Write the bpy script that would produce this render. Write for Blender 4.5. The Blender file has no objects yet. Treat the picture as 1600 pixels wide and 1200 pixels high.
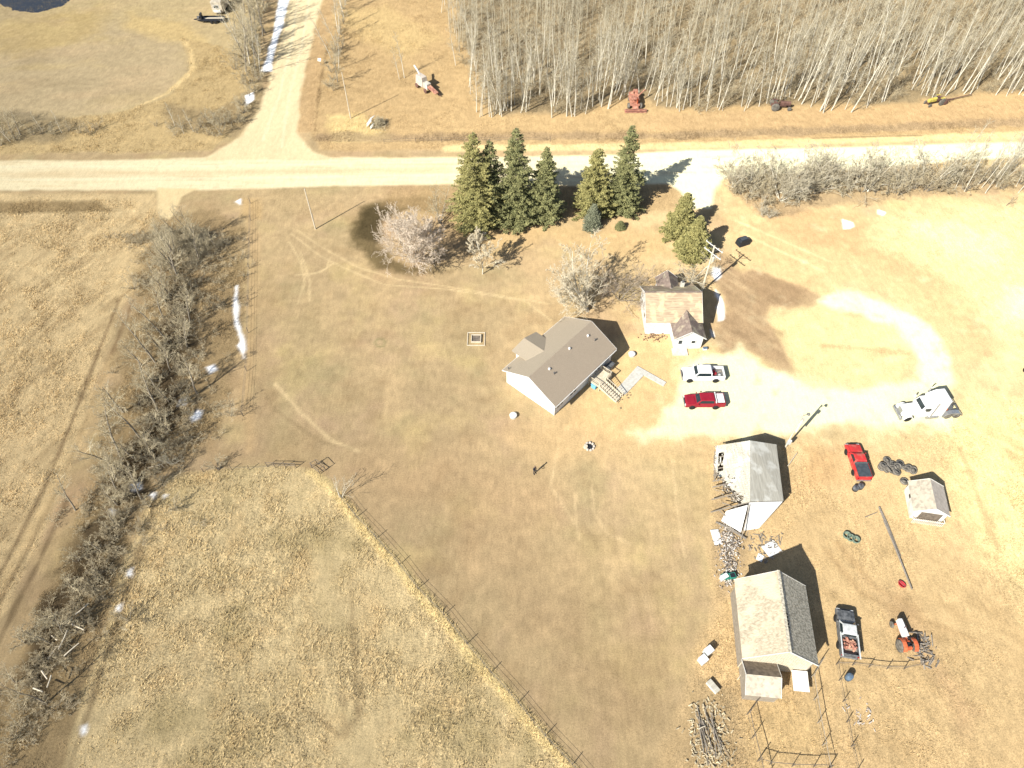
import bpy, math, random
import numpy as np
from mathutils import Vector, Matrix
random.seed(7); RNG = np.random.default_rng(11)
SC = bpy.context.scene; COL = SC.collection; R = math.radians
# ------------------------------------------------------------------ camera, sky, sun, exposure
CAM_H, PITCH, FPX = 77.0, 51.5, 1110.0          # drone height, tilt below the horizon, focal length in photo pixels
cd = bpy.data.cameras.new('camera'); cam = bpy.data.objects.new('camera', cd); COL.objects.link(cam)
cam.location = (0, 0, CAM_H); cam.rotation_euler = (R(90-PITCH), 0, 0)
cd.sensor_width = 36; cd.lens = 36*FPX/1600; cd.clip_end = 6000; cd.clip_start = 1
SC.camera = cam
SUN_EL, SUN_AZ = 37.5, 226.0                    # azimuth counted from +x, where the sun stands
w = bpy.data.worlds.new('World'); SC.world = w; w.use_nodes = True
nt = w.node_tree; bg = nt.nodes['Background']; sky = nt.nodes.new('ShaderNodeTexSky')
sky.sky_type = 'NISHITA'; sky.sun_disc = False; sky.sun_elevation = R(SUN_EL); sky.sun_rotation = R(90-SUN_AZ)
nt.links.new(sky.outputs[0], bg.inputs[0]); bg.inputs[1].default_value = 0.072
sl = bpy.data.lights.new('sun', 'SUN'); sl.energy = 4.6; sl.angle = R(.5); sl.color = (1, .955, .86)
so = bpy.data.objects.new('sun', sl); COL.objects.link(so)
sd = Vector((math.cos(R(SUN_AZ))*math.cos(R(SUN_EL)), math.sin(R(SUN_AZ))*math.cos(R(SUN_EL)), math.sin(R(SUN_EL))))
so.rotation_euler = sd.to_track_quat('Z', 'Y').to_euler(); so.location = (0, 0, 60)
SC.view_settings.view_transform = 'Standard'; SC.view_settings.look = 'None'
SC.view_settings.exposure = 0.75; SC.view_settings.gamma = 1
SC.render.engine = 'CYCLES'; SC.cycles.max_bounces = 5

# ------------------------------------------------------------------ measuring: photo pixel -> point on the ground (or at height z)
_c, _s = math.cos(R(PITCH)), math.sin(R(PITCH))
def at(x, y, z=0.0):
    u = (x-800)/FPX; v = (y-600)/FPX
    dy, dz = _c-v*_s, -_s-v*_c
    t = (z-CAM_H)/dz
    return Vector((u*t, dy*t, z))
def ats(pts): return np.array([list(at(*p))[:2] for p in pts])
def lin(c):
    return tuple((v/255/12.92 if v/255 <= .04045 else ((v/255+.055)/1.055)**2.4) for v in c)

# ------------------------------------------------------------------ materials
M = {}
KEXP = 1.7                                     # what a horizontal surface of albedo 1 shows under this sun and exposure
def alb(c, k=None): return tuple(min(.85, v/(k or KEXP)) for v in lin(c))
def mat(name, c1, c2=None, scale=3., rough=.8, metal=0., bump=0., bscale=25., stretch=(1, 1, 1), contrast=(.35, .65), detail=4., spec=.3, c3=None, s3=1.):
    if name in M: return M[name]
    m = bpy.data.materials.new(name); m.use_nodes = True; n = m.node_tree.nodes; l = m.node_tree.links
    b = n['Principled BSDF']; b.inputs['Roughness'].default_value = rough; b.inputs['Metallic'].default_value = metal
    b.inputs['Specular IOR Level'].default_value = spec
    tc = n.new('ShaderNodeTexCoord'); mp = n.new('ShaderNodeMapping'); mp.inputs['Scale'].default_value = stretch
    l.new(tc.outputs['Object'], mp.inputs[0])
    c2 = c2 or tuple(v*.8 for v in c1)
    nz = n.new('ShaderNodeTexNoise'); nz.inputs['Scale'].default_value = scale; nz.inputs['Detail'].default_value = detail
    l.new(mp.outputs[0], nz.inputs['Vector'])
    r = n.new('ShaderNodeValToRGB'); r.color_ramp.elements[0].position = contrast[0]; r.color_ramp.elements[1].position = contrast[1]
    r.color_ramp.elements[0].color = (*c2, 1); r.color_ramp.elements[1].color = (*c1, 1)
    l.new(nz.outputs[0], r.inputs[0]); out = r.outputs[0]
    if c3:
        n3 = n.new('ShaderNodeTexNoise'); n3.inputs['Scale'].default_value = s3; n3.inputs['Detail'].default_value = 6
        l.new(tc.outputs['Object'], n3.inputs['Vector'])
        r3 = n.new('ShaderNodeValToRGB'); r3.color_ramp.elements[0].position = .5; r3.color_ramp.elements[1].position = .62
        mx = n.new('ShaderNodeMix'); mx.data_type = 'RGBA'
        l.new(n3.outputs[0], r3.inputs[0]); l.new(r3.outputs[0], mx.inputs[0]); l.new(out, mx.inputs[6])
        mx.inputs[7].default_value = (*c3, 1); out = mx.outputs[2]
    l.new(out, b.inputs['Base Color'])
    if bump:
        bn = n.new('ShaderNodeTexNoise'); bn.inputs['Scale'].default_value = bscale; l.new(mp.outputs[0], bn.inputs['Vector'])
        bp = n.new('ShaderNodeBump'); bp.inputs['Strength'].default_value = bump; bp.inputs['Distance'].default_value = .05
        l.new(bn.outputs[0], bp.inputs['Height']); l.new(bp.outputs[0], b.inputs['Normal'])
    M[name] = m; return m
mat('ground', (.3, .2, .1))
m = M['ground']; n = m.node_tree.nodes; l = m.node_tree.links; n.clear()
o_ = n.new('ShaderNodeOutputMaterial'); b_ = n.new('ShaderNodeBsdfDiffuse'); at_ = n.new('ShaderNodeAttribute'); at_.attribute_name = 'tint'
ra = n.new('ShaderNodeAttribute'); ra.attribute_name = 'rank'
ge = n.new('ShaderNodeNewGeometry')
def nse(sc, det=5, st=None):
    q = n.new('ShaderNodeTexNoise'); q.inputs['Scale'].default_value = sc; q.inputs['Detail'].default_value = det
    if st:
        mp = n.new('ShaderNodeMapping'); mp.inputs['Scale'].default_value = st[:3]; mp.inputs['Rotation'].default_value = (0, 0, st[3])
        l.new(ge.outputs['Position'], mp.inputs[0]); l.new(mp.outputs[0], q.inputs['Vector'])
    else: l.new(ge.outputs['Position'], q.inputs['Vector'])
    return q
def mth(op, a, b=None, c=None):
    q = n.new('ShaderNodeMath'); q.operation = op
    for i, v in enumerate((a, b, c)):
        if v is None: continue
        if isinstance(v, (int, float)): q.inputs[i].default_value = v
        else: l.new(v, q.inputs[i])
    return q.outputs[0]
n1 = nse(4.5, 6); n2 = nse(.9, 5); n3 = nse(2.2, 6, (1, .28, 1, .5))
s = mth('ADD', mth('MULTIPLY', mth('SUBTRACT', n1.outputs[0], .5), 1.5), mth('MULTIPLY', mth('SUBTRACT', n3.outputs[0], .5), 1.1))
s = mth('ADD', s, mth('MULTIPLY', mth('SUBTRACT', n2.outputs[0], .5), .55))
n4 = nse(11, 3)
s = mth('ADD', s, mth('MULTIPLY', mth('SUBTRACT', n4.outputs[0], .5), 2.6))
amp = mth('ADD', mth('MULTIPLY', ra.outputs['Fac'], .5), .30)
s = mth('ADD', mth('MULTIPLY', s, amp), 1.0)
vm = n.new('ShaderNodeVectorMath'); vm.operation = 'SCALE'; l.new(at_.outputs['Color'], vm.inputs[0]); l.new(s, vm.inputs['Scale'])
l.new(vm.outputs[0], b_.inputs[0]); b_.inputs['Roughness'].default_value = 1
bp = n.new('ShaderNodeBump'); bp.inputs['Distance'].default_value = .12; l.new(n1.outputs[0], bp.inputs['Height'])
l.new(mth('ADD', mth('MULTIPLY', ra.outputs['Fac'], .8), .1), bp.inputs['Strength']); l.new(bp.outputs[0], b_.inputs['Normal'])
l.new(b_.outputs[0], o_.inputs[0])
# grass blades: the colour of the spot they grow on
m = bpy.data.materials.new('grass'); m.use_nodes = True; M['grass'] = m; n = m.node_tree.nodes; l = m.node_tree.links
q = n.new('ShaderNodeAttribute'); q.attribute_name = 'tint'; l.new(q.outputs['Color'], n['Principled BSDF'].inputs['Base Color'])
n['Principled BSDF'].inputs['Roughness'].default_value = .9; n['Principled BSDF'].inputs['Specular IOR Level'].default_value = .1

# ------------------------------------------------------------------ noise
_tab = RNG.random((256, 256))
def vnoise(x, y):
    xi = np.floor(x).astype(int); yi = np.floor(y).astype(int); fx = x-xi; fy = y-yi
    fx = fx*fx*(3-2*fx); fy = fy*fy*(3-2*fy)
    g = lambda a, b: _tab[a & 255, b & 255]
    return (g(xi, yi)*(1-fx)+g(xi+1, yi)*fx)*(1-fy)+(g(xi, yi+1)*(1-fx)+g(xi+1, yi+1)*fx)*fy
def fbm(x, y, sc, oc=4, off=0.):
    r = 0; a = 1; t = 0
    for i in range(oc):
        r = r+a*vnoise(x/sc+off+17.3*i, y/sc+off*1.7+9.1*i); t += a; a *= .55; sc /= 2.03
    return r/t-.5
def rot(x, y, a): return x*math.cos(a)+y*math.sin(a), -x*math.sin(a)+y*math.cos(a)

# ------------------------------------------------------------------ the ground: one sheet of measured vertices, coloured by its cover and a painted glare to the east
STEP = .28
xs = np.concatenate([[-2500, -900, -400, -220], np.arange(-146, 146.01, STEP), [220, 400, 900, 2500]])
ys = np.concatenate([[-800, -200, -40], np.arange(6, 200.01, STEP), [240, 330, 600, 1500, 4000]])
GX, GY = np.meshgrid(xs, ys); NX, NY = len(xs), len(ys)
X = GX.ravel(); Y = GY.ravel(); N = len(X)
wob = fbm(X, Y, 3., 4, 3.)
tint = np.zeros((N, 3)); tall = np.zeros(N); hgt = np.zeros(N)
def setc(mask, c, k=None):
    global tint
    a = np.array(alb(c, k)); tint = tint*(1-mask[:, None])+a*mask[:, None]
def bbox(w_, pad):
    return np.nonzero((X > w_[:, 0].min()-pad) & (X < w_[:, 0].max()+pad) & (Y > w_[:, 1].min()-pad) & (Y < w_[:, 1].max()+pad))[0]
def segdist(px, py, a, b):
    d = b-a; t = np.clip(((px-a[0])*d[0]+(py-a[1])*d[1])/max(1e-9, d@d), 0, 1)
    return np.hypot(px-a[0]-t*d[0], py-a[1]-t*d[1]), t
def polymask(pts, soft=.6, ragged=.8, world=False):
    w_ = np.array(pts, float) if world else ats(pts)
    out = np.zeros(N); I = bbox(w_, soft+ragged+1); px, py = X[I], Y[I]
    d = np.full(len(I), 1e9); ins = np.zeros(len(I), bool)
    for i in range(len(w_)):
        a, b = w_[i], w_[(i+1) % len(w_)]
        d = np.minimum(d, segdist(px, py, a, b)[0])
        c = ((a[1] > py) != (b[1] > py)) & (px < (b[0]-a[0])*(py-a[1])/(b[1]-a[1]+1e-12)+a[0]); ins ^= c
    sdist = np.where(ins, d, -d)+wob[I]*2*ragged
    out[I] = np.clip(sdist/soft+.5, 0, 1); return out
def linemask(pts, width, soft=.4, ragged=.3):
    w_ = ats(pts); out = np.zeros(N); I = bbox(w_, width+soft+1); px, py = X[I], Y[I]; d = np.full(len(I), 1e9)
    for a, b in zip(w_[:-1], w_[1:]): d = np.minimum(d, segdist(px, py, a, b)[0])
    out[I] = np.clip((width/2-d+wob[I]*2*ragged)/soft+.5, 0, 1); return out
def area(pts, c, soft=.8, ragged=.8, amt=1., tl=None):
    global tall
    m_ = polymask(pts, soft, ragged)*amt; setc(m_, c)
    if tl is not None: tall = tall*(1-m_)+tl*m_
    return m_
def line(pts, width, c, soft=.3, ragged=.15, amt=.6, tl=None, brk=0.):
    global tall
    m_ = linemask(pts, width, soft, ragged)*amt
    if brk: m_ = m_*np.clip(.5+brk*4*fbm(X, Y, 2.5, 3, 7.), 0, 1)
    setc(m_, c)
    if tl is not None: tall = tall*(1-m_)+tl*m_
    return m_
# sheet colour: mown dry lawn, paler to the east from dry grass and glare painted into the colour
setc(np.ones(N), (196, 168, 126)); tall += .12
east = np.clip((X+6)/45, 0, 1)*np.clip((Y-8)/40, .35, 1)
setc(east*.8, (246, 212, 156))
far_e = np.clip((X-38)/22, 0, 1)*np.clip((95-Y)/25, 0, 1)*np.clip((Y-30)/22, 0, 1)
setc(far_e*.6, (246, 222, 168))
for c_, o_, s_ in (((222, 196, 132), 60., 6), ((206, 168, 140), 63., 7), ((176, 160, 116), 66., 5), ((224, 190, 142), 69., 4), ((172, 142, 102), 72., 3)): setc(np.clip(fbm(X, Y, s_, 4, o_)*3.4-.15, 0, 1)*.5, c_)
setc(np.clip(fbm(X, Y, 14, 3, 1.)*3, 0, 1)*.35, (205, 165, 122)); setc(np.clip(fbm(X, Y, 11, 3, 5.)*3, 0, 1)*.3, (188, 168, 118))
NW_F = [(-700, -150), (420, -150), (405, 60), (410, 150), (370, 205), (330, 236), (-600, 246)]
area(NW_F, (205, 180, 134), 1, .5, 1, .2)
m_ = area([(-60, 30), (200, 40), (290, 70), (295, 110), (240, 150), (130, 178), (-60, 190)], (200, 176, 140), 6, 3, .6, .15)
area([(-80, 60), (60, 20), (160, 10), (150, 60), (20, 90)], (205, 174, 110), 5, 3, .6)
for c_, o_ in (((222, 190, 146), 90.), ((184, 160, 122), 93.), ((214, 186, 128), 96.)): setc(polymask([(-100, -60), (320, -60), (330, 60), (300, 110), (240, 160), (100, 185), (-100, 195)], 3, 2)*np.clip(fbm(*[q/k for q, k in zip(rot(X, Y, .1), (2.2, 1))], 5, 4, o_)*3.4-.1, 0, 1)*.55, c_)
area([(200, 20), (300, 40), (330, 70), (250, 62), (190, 45)], (222, 190, 128), 3, 2, .7)
area([(285, 60), (330, 68), (400, 90), (405, 150), (370, 205), (330, 236), (-300, 246), (-300, 205), (60, 190), (180, 178), (260, 150), (298, 112)], (206, 176, 124), 1, 1., .9, .8)
line([(285, 62), (298, 75), (301, 110), (262, 146), (205, 172)], .9, (240, 208, 150), .6, .5, .9, 1.)
area([(-60, 168), (30, 175), (130, 190), (100, 220), (20, 226), (-60, 226)], (140, 125, 100), 2, 1.5, .6, .9)
area([(255, 160), (330, 175), (395, 140), (400, 100), (420, 110), (410, 170), (370, 215), (270, 205)], (150, 130, 100), 2, 1.5, .55, .9)
# north of the road
NE_F = [(500, -100), (760, -100), (2300, -100), (2300, 205), (1600, 212), (1000, 230), (500, 236), (475, 190), (492, 60)]
area(NE_F, (206, 172, 122), 1, .6, 1, .45)
area([(520, 20), (600, 10), (690, 60), (640, 90), (560, 60)], (222, 190, 130), 4, 2, .6, .5)
area([(510, 180), (570, 175), (610, 215), (520, 222)], (236, 206, 140), 2, 1.5, .7, .8)
area([(720, 40), (830, 60), (1600, 20), (2300, 20), (2300, 130), (1600, 138), (1400, 162), (1200, 164), (1040, 172), (1000, 150), (960, 160), (900, 180), (770, 178)], (158, 138, 106), 2, 1.5, .9, .7)
area([(720, -120), (2300, -120), (2300, 60), (720, 60)], (160, 141, 110), 3, 2, .9, .6)
area([(1000, 178), (1600, 160), (1600, 190), (1000, 205)], (206, 170, 122), 1.5, 1, .7, .3)
line([(500, 214), (800, 212), (1080, 210), (1300, 202), (1600, 190), (1900, 178)], 2.4, (168, 142, 112), 1, 1.2, .6, 1.)
line([(700, 232), (1000, 229), (1300, 220), (1600, 210)], 2., (246, 216, 156), .8, .4, .8, .3)
line([(1270, 216), (1380, 213), (1440, 212)], .5, (150, 125, 90), .3, .2, .7)
line([(478, 200), (484, 130), (500, 60), (512, 0), (520, -60)], 3.4, (206, 170, 122), .6, .4, .8, .3)
line([(492, 205), (500, 130), (512, 70)], .5, (160, 130, 92), .3, .4, .6, 1)
# left field with mown strips, hedgerow floor, pasture
WF = [(-900, 305), (238, 308), (250, 340), (235, 420), (190, 480), (160, 560), (125, 700), (60, 850), (0, 960), (-80, 1250), (-900, 1250)]
area(WF, (222, 193, 144), 1., .6, 1, .75)
ru, rv = rot(X, Y, R(62))
strk = fbm(ru/5, rv, 1.1, 4, 2.)
mW = polymask(WF, 1, .5)
setc(mW*np.clip(strk*3.2, 0, 1)*.6, (176, 146, 104)); setc(mW*np.clip(-strk*3.2-.1, 0, 1)*.6, (232, 200, 148))
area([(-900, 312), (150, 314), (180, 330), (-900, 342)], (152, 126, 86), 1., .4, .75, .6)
area([(-900, 300), (240, 303), (245, 312), (-900, 313)], (226, 196, 146), .8, .4, .8, .4)
for off in (0, 22):
    line([(186+off, 470), (150+off, 560), (112+off, 660), (70+off, 760), (20+off, 860), (-30+off, 950)], .55, (128, 100, 70), .4, .3, .65)
line([(174, 560), (128, 680), (72, 790), (10, 900), (-30, 960)], 1.2, (222, 190, 138), .8, .5, .6, .3)
line([(105, 780), (60, 880), (28, 940), (-10, 1020)], .6, (118, 94, 66), .4, .4, .6)
for q in ([(0, 410), (60, 420), (130, 480)], [(20, 440), (60, 500), (20, 560)], [(70, 430), (100, 405), (160, 395)]): line(q, .6, (240, 212, 160), .4, .4, .35)
HR = [(250, 330), (330, 330), (368, 345), (385, 400), (378, 560), (350, 620), (330, 690), (290, 735), (235, 745), (225, 800), (190, 920), (150, 1050), (115, 1220), (-60, 1250), (20, 1050), (80, 900), (130, 780), (165, 640), (200, 520), (220, 420)]
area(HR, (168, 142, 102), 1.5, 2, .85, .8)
area([(270, 420), (300, 470), (300, 560), (280, 640), (240, 730), (190, 840), (120, 960), (60, 1080), (20, 1060), (80, 920), (150, 800), (210, 680), (240, 540)], (84, 70, 54), 2, 2.5, .8, .6)  # shade of the hedgerow put into the ditch floor colour
area([(380, 310), (410, 310), (410, 345), (375, 340)], (212, 176, 122), 1, .6, .8, .2)
line([(392, 330), (400, 400), (392, 520), (384, 600), (392, 700)], 1.6, (208, 174, 126), .8, .5, .7, .1)
PA = [(345, 734), (420, 726), (480, 733), (520, 765), (550, 800), (640, 905), (740, 1025), (893, 1202), (1000, 1400), (60, 1400), (112, 1150), (150, 1030), (190, 900), (228, 790), (258, 745)]
area(PA, (206, 180, 128), .8, .4, 1, 1.)
mP = polymask(PA, .8, .4)
setc(mP*.6, (234, 208, 160))
setc(mP*np.clip(fbm(X, Y, 5, 4, 12.)*3.2, 0, 1)*.5, (168, 148, 98)); setc(mP*np.clip(fbm(X, Y, 3, 4, 15.)*3.2-.1, 0, 1)*.45, (222, 186, 130))
line([(548, 905), (553, 1000), (560, 1120)], .8, (168, 142, 102), .5, .6, .45, .6); line([(536, 1090), (540, 1150), (560, 1110)], .7, (158, 130, 92), .5, .5, .4)
line([(445, 1055), (490, 1085), (550, 1120)], .7, (226, 200, 148), .4, .4, .6); line([(462, 1100), (500, 1125), (530, 1150)], .4, (150, 124, 88), .4, .4, .6)
line([(250, 760), (215, 870), (175, 1000), (135, 1120), (110, 1200)], .8, (140, 114, 80), .6, .5, .6)
line([(488, 738), (520, 765), (555, 812), (640, 907), (740, 1027), (895, 1206), (950, 1270)], 1.3, (236, 208, 146), .6, .4, .85, 1.2)
# yard: mud, tracks, worn circles, damp hollow
area([(560, 322), (600, 312), (700, 305), (700, 330), (640, 330), (595, 345), (590, 385), (640, 415), (700, 425), (640, 428), (590, 420), (555, 385), (545, 350)], (104, 88, 56), 1.4, 1.5, .8, .35)
area([(575, 325), (615, 318), (600, 350), (592, 380), (565, 372), (556, 345)], (84, 72, 48), 1.2, 1.3, .8)
area([(600, 290), (1060, 290), (1060, 330), (720, 345), (600, 320)], (186, 154, 108), 2, 1, .7, .4)
area([(700, 345), (860, 350), (1050, 360), (1040, 400), (980, 410), (850, 380), (740, 400)], (216, 180, 126), 3, 2, .7, .15)
area([(385, 300), (560, 300), (560, 330), (500, 340), (400, 320)], (200, 170, 126), 2, 1, .5, .3)
for q, wd in (([(452, 378), (470, 410), (476, 440), (466, 475)], .28), ([(470, 395), (484, 440), (484, 470)], .28), ([(455, 365), (500, 400), (545, 422), (600, 445), (700, 452), (820, 470), (860, 500)], .28),
              ([(465, 360), (505, 388), (560, 418), (620, 436), (700, 448), (860, 475)], .28), ([(478, 432), (510, 420), (516, 402)], .25), ([(462, 430), (500, 426), (520, 412)], .25),
              ([(430, 600), (470, 645), (520, 690), (560, 705)], .5)):
    line(q, wd, (238, 208, 158), .25, .08, .6)
line([(405, 600), (430, 640), (500, 690), (550, 702)], .5, (158, 134, 98), .4, .2, .5)
line([(405, 700), (405, 560), (420, 420)], 2., (188, 158, 118), 1.2, .6, .4)
line([(586, 535), (589, 530), (596, 529), (602, 533), (600, 541), (591, 542), (586, 536)], .3, (150, 142, 96), .25, .05, .6)
for q in ([(900, 770), (898, 800), (905, 840)], [(925, 760), (928, 800), (950, 835), (985, 850)], [(872, 700), (860, 760), (900, 820)], [(1050, 720), (1058, 790), (1070, 870)]): line(q, .35, (240, 208, 158), .3, .2, .55)
for k in range(7):
    x0 = 868+26*k; line([(x0-18, 830), (x0, 930), (x0+14, 1030), (x0+30, 1130)], 1.1, (164, 138, 98), .9, .8, .3, brk=.6)
area([(760, 880), (820, 860), (900, 1000), (960, 1180), (900, 1200), (820, 1050)], (188, 160, 120), 6, 3, .4)
# farmyard in the east, its ground pale partly from painted glare
area([(1130, 330), (1190, 300), (1300, 330), (1350, 380), (1470, 430), (1530, 500), (1560, 560), (1480, 560), (1420, 480), (1330, 440), (1260, 470), (1190, 420), (1140, 380)], (232, 194, 140), 2, 1.5, .8, .12)
area([(1200, 345), (1250, 330), (1340, 330), (1420, 400), (1500, 460), (1440, 450), (1340, 400), (1250, 380)], (214, 172, 122), 2, 1, .6, .1)
for q in ([(1150, 345), (1220, 375), (1300, 410)], [(1150, 360), (1210, 388), (1290, 425)]): line(q, .5, (250, 220, 165), .3, .2, .7)
area([(1400, 330), (1600, 320), (1900, 330), (1900, 520), (1600, 560), (1510, 470), (1440, 420), (1340, 370)], (242, 216, 160), 2.5, 2, .75, .45)
area([(1420, 350), (1500, 345), (1580, 380), (1560, 420), (1480, 400)], (252, 232, 182), 2.5, 2.2, .6, .4)
area([(1330, 395), (1420, 400), (1500, 450), (1560, 520), (1560, 590), (1510, 520), (1430, 450)], (226, 184, 132), 2, 1, .6, .2)
area([(1570, 450), (1640, 450), (1640, 510), (1560, 500)], (255, 244, 200), 2.5, 2, .7, .2)
area([(1125, 395), (1150, 420), (1200, 430), (1262, 452), (1290, 466), (1262, 480), (1205, 480), (1195, 500), (1225, 530), (1240, 575), (1225, 588), (1190, 560), (1160, 545), (1125, 560), (1112, 520), (1135, 480), (1115, 440)], (184, 152, 116), 1., 1.1, .9, .05)
area([(1160, 440), (1200, 430), (1262, 455), (1250, 475), (1200, 478)], (160, 128, 94), 1.5, 1.1, .45, .05)
area([(1205, 500), (1280, 480), (1400, 510), (1425, 560), (1400, 605), (1290, 600), (1240, 575)], (248, 218, 158), 1.2, .8, .85, .15)
line([(1285, 540), (1350, 545), (1420, 552)], .8, (206, 170, 118), .5, .5, .6, .6)
area([(985, 520), (1120, 545), (1080, 680), (960, 690), (900, 660), (940, 560)], (244, 206, 146), 2, 1, .8, .1)
area([(900, 640), (1100, 680), (1110, 720), (860, 720), (780, 680)], (232, 194, 140), 4, 2, .6, .15)
area([(1115, 690), (1320, 690), (1600, 660), (2000, 640), (2000, 1500), (900, 1500), (1040, 1180), (1080, 1030), (1115, 960), (1115, 800)], (232, 196, 142), 1.5, 1.2, .85, .55)
area([(1260, 700), (1310, 700), (1310, 750), (1260, 760)], (214, 166, 112), 2, 1, .6, .3)
wa = polymask([(1460, 640), (2000, 560), (2000, 1000), (1600, 960), (1540, 860), (1480, 730)], 4, 3)
setc(wa*.85, (255, 232, 166)); tall = tall*(1-wa)+.65*wa
st2 = fbm(*[v/s_ for v, s_ in zip(rot(X, Y, R(-38)), (2.6, 1))], 1.6, 4, 20.)
setc(wa*np.clip(st2*3.5-.15, 0, 1)*.6, (205, 170, 112))
weed = polymask([(1250, 780), (1600, 900), (1900, 900), (1900, 1400), (1050, 1400), (1110, 1080), (1290, 1040)], 3, 2)
setc(weed*.6, (224, 190, 138)); setc(weed*np.clip(st2*3.5-.1, 0, 1)*.5, (190, 156, 108))
area([(1345, 900), (1440, 940), (1480, 1040), (1540, 1120), (1500, 1140), (1440, 1030), (1380, 950)], (214, 176, 130), 2, 1.5, .7, .25)
for q in ([(1290, 860), (1350, 930), (1420, 960), (1520, 1000)], [(1310, 850), (1370, 920), (1440, 955)], [(1500, 700), (1530, 780), (1560, 860)]): line(q, .7, (196, 160, 112), .6, .5, .6, .2)
area([(1085, 1060), (1150, 1080), (1160, 1200), (1040, 1200)], (178, 152, 114), 2, 1.5, .6, .8)
area([(1165, 1120), (1280, 1100), (1300, 1180), (1185, 1195)], (222, 188, 132), 2, 1, .6, .7)
area([(1120, 760), (1170, 830), (1160, 930), (1125, 940), (1115, 850)], (186, 158, 122), 1, .8, .6, .5)
area([(1140, 275), (1300, 268), (1600, 262), (1900, 255), (1900, 290), (1600, 300), (1460, 305), (1290, 322), (1200, 345), (1180, 330), (1145, 300)], (176, 150, 116), 1.5, 1.5, .75, .6)
# gravel: roads, drive, yard loop (own meshes cut out of this sheet)
ROAD = [(-900, 262), (0, 251), (180, 251), (335, 246), (520, 246), (720, 246), (960, 243), (1060, 236), (1200, 233), (1400, 228), (1600, 222), (2300, 196), (2300, 228), (1600, 246), (1500, 250), (1380, 262), (1150, 276), (1040, 286), (960, 290), (700, 288), (520, 291), (330, 297), (0, 297), (-900, 305)]
SIDE = [(436, -150), (452, 0), (438, 60), (420, 130), (400, 180), (372, 215), (335, 238), (318, 250), (530, 250), (488, 236), (463, 205), (470, 140), (488, 60), (503, 0), (512, -150)]
APPR = [(246, 294), (246, 325), (250, 340), (264, 343), (274, 334), (283, 308), (312, 294)]
DRIV = [(1030, 280), (1048, 288), (1066, 300), (1078, 326), (1110, 326), (1116, 300), (1128, 282), (1150, 270)]
YARD = [(1062, 572), (1100, 562), (1128, 556), (1150, 545), (1185, 560), (1200, 578), (1240, 595), (1290, 610), (1345, 612), (1400, 604), (1432, 590), (1438, 568), (1425, 540), (1395, 512), (1350, 492), (1300, 484), (1280, 470), (1310, 456), (1345, 456), (1390, 474), (1440, 500), (1470, 525), (1480, 560), (1490, 600), (1496, 650), (1480, 668), (1380, 664), (1300, 668), (1200, 682), (1080, 680), (1000, 688), (985, 676), (1035, 655), (1058, 625), (1066, 600)]
halo = polymask(YARD, 3, 2.5); setc(halo*.45, (255, 232, 175))
masks = {}
for nm, pts, c, sf, rg in (('gravel_road', ROAD, (255, 236, 194), .7, .35), ('side_road', SIDE, (248, 224, 178), .8, .5), ('field_approach', APPR, (246, 218, 166), .6, .4),
                           ('driveway', DRIV, (255, 246, 206), .8, .5), ('gravel_yard', YARD, (255, 247, 204), 1.3, 1.5)):
    mk = polymask(pts, sf, rg); masks[nm] = mk; setc(mk, c); tall = tall*(1-mk)
lng = fbm(X/9, Y, 1.3, 4, 30.)
setc(masks['gravel_road']*np.clip(lng*3, 0, 1)*.6, (236, 208, 160)); setc(masks['gravel_road']*np.clip(X/30+.2, 0, 1)*.7, (255, 252, 214))  # second tint paints the eastward glare into the gravel colour
setc(masks['gravel_road']*linemask([(-300, 274), (330, 270), (700, 264)], 1.6, 1.2, .5)*.5, (232, 202, 156))
setc(masks['side_road']*np.clip(fbm(X, Y/7, 1.2, 3, 31.)*3, 0, 1)*.5, (232, 206, 162))
setc(masks['gravel_yard']*np.clip(fbm(X, Y, 6, 4, 33.)*2.5, 0, 1)*.55, (250, 226, 168))
setc(polymask([(1080, 560), (1240, 590), (1500, 640), (1500, 665), (1200, 672), (1120, 650)], 3, 2)*.5, (255, 250, 208))
gm = masks['gravel_road']
setc(gm*np.clip(fbm(X/12, Y, .8, 3, 80.)*4-.3, 0, 1)*.45, (226, 200, 156)); setc(gm*np.clip(fbm(X, Y, 1.1, 3, 81.)*4-.5, 0, 1)*.35, (214, 190, 150))
for o_ in (-2, 2): setc(gm*linemask([(-300, 273+o_*5), (330, 269+o_*5), (700, 263+o_*5), (1100, 258+o_*4), (1600, 236+o_*3)], .5, .5, .12)*.35, (255, 248, 216))
sm_ = masks['side_road']; setc(sm_*linemask([(468, -20), (455, 70), (436, 150), (410, 220)], .5, .4, .1)*.4, (255, 240, 204)); setc(sm_*linemask([(486, -20), (472, 70), (452, 150), (440, 230)], .5, .4, .1)*.4, (255, 240, 204))
setc((masks['gravel_yard'])*np.clip(fbm(X, Y, 1.6, 4, 83.)*3.6-.4, 0, 1)*.4, (236, 208, 156))
yard = polymask([(985, 520), (1130, 330), (1300, 330), (1560, 480), (1600, 700), (1250, 720), (1000, 700)], 3, 2)
setc(yard*np.clip(fbm(X, Y, 1.8, 4, 84.)*3.8-.45, 0, 1)*.45, (198, 166, 122)); setc(yard*np.clip(fbm(X, Y, 2.6, 4, 85.)*3.6-.4, 0, 1)*.4, (255, 236, 190))
mud_ = polymask([(1125, 400), (1262, 452), (1250, 478), (1205, 480), (1240, 575), (1190, 560), (1125, 545)], 1.5, 1.2)
ur, vr = rot(X, Y, R(-50)); setc(mud_*np.clip(fbm(ur/6, vr, .7, 3, 86.)*4-.2, 0, 1)*.6, (222, 190, 146)); setc(mud_*np.clip(fbm(ur/4, vr, .9, 3, 87.)*4-.3, 0, 1)*.45, (140, 112, 84))
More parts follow.
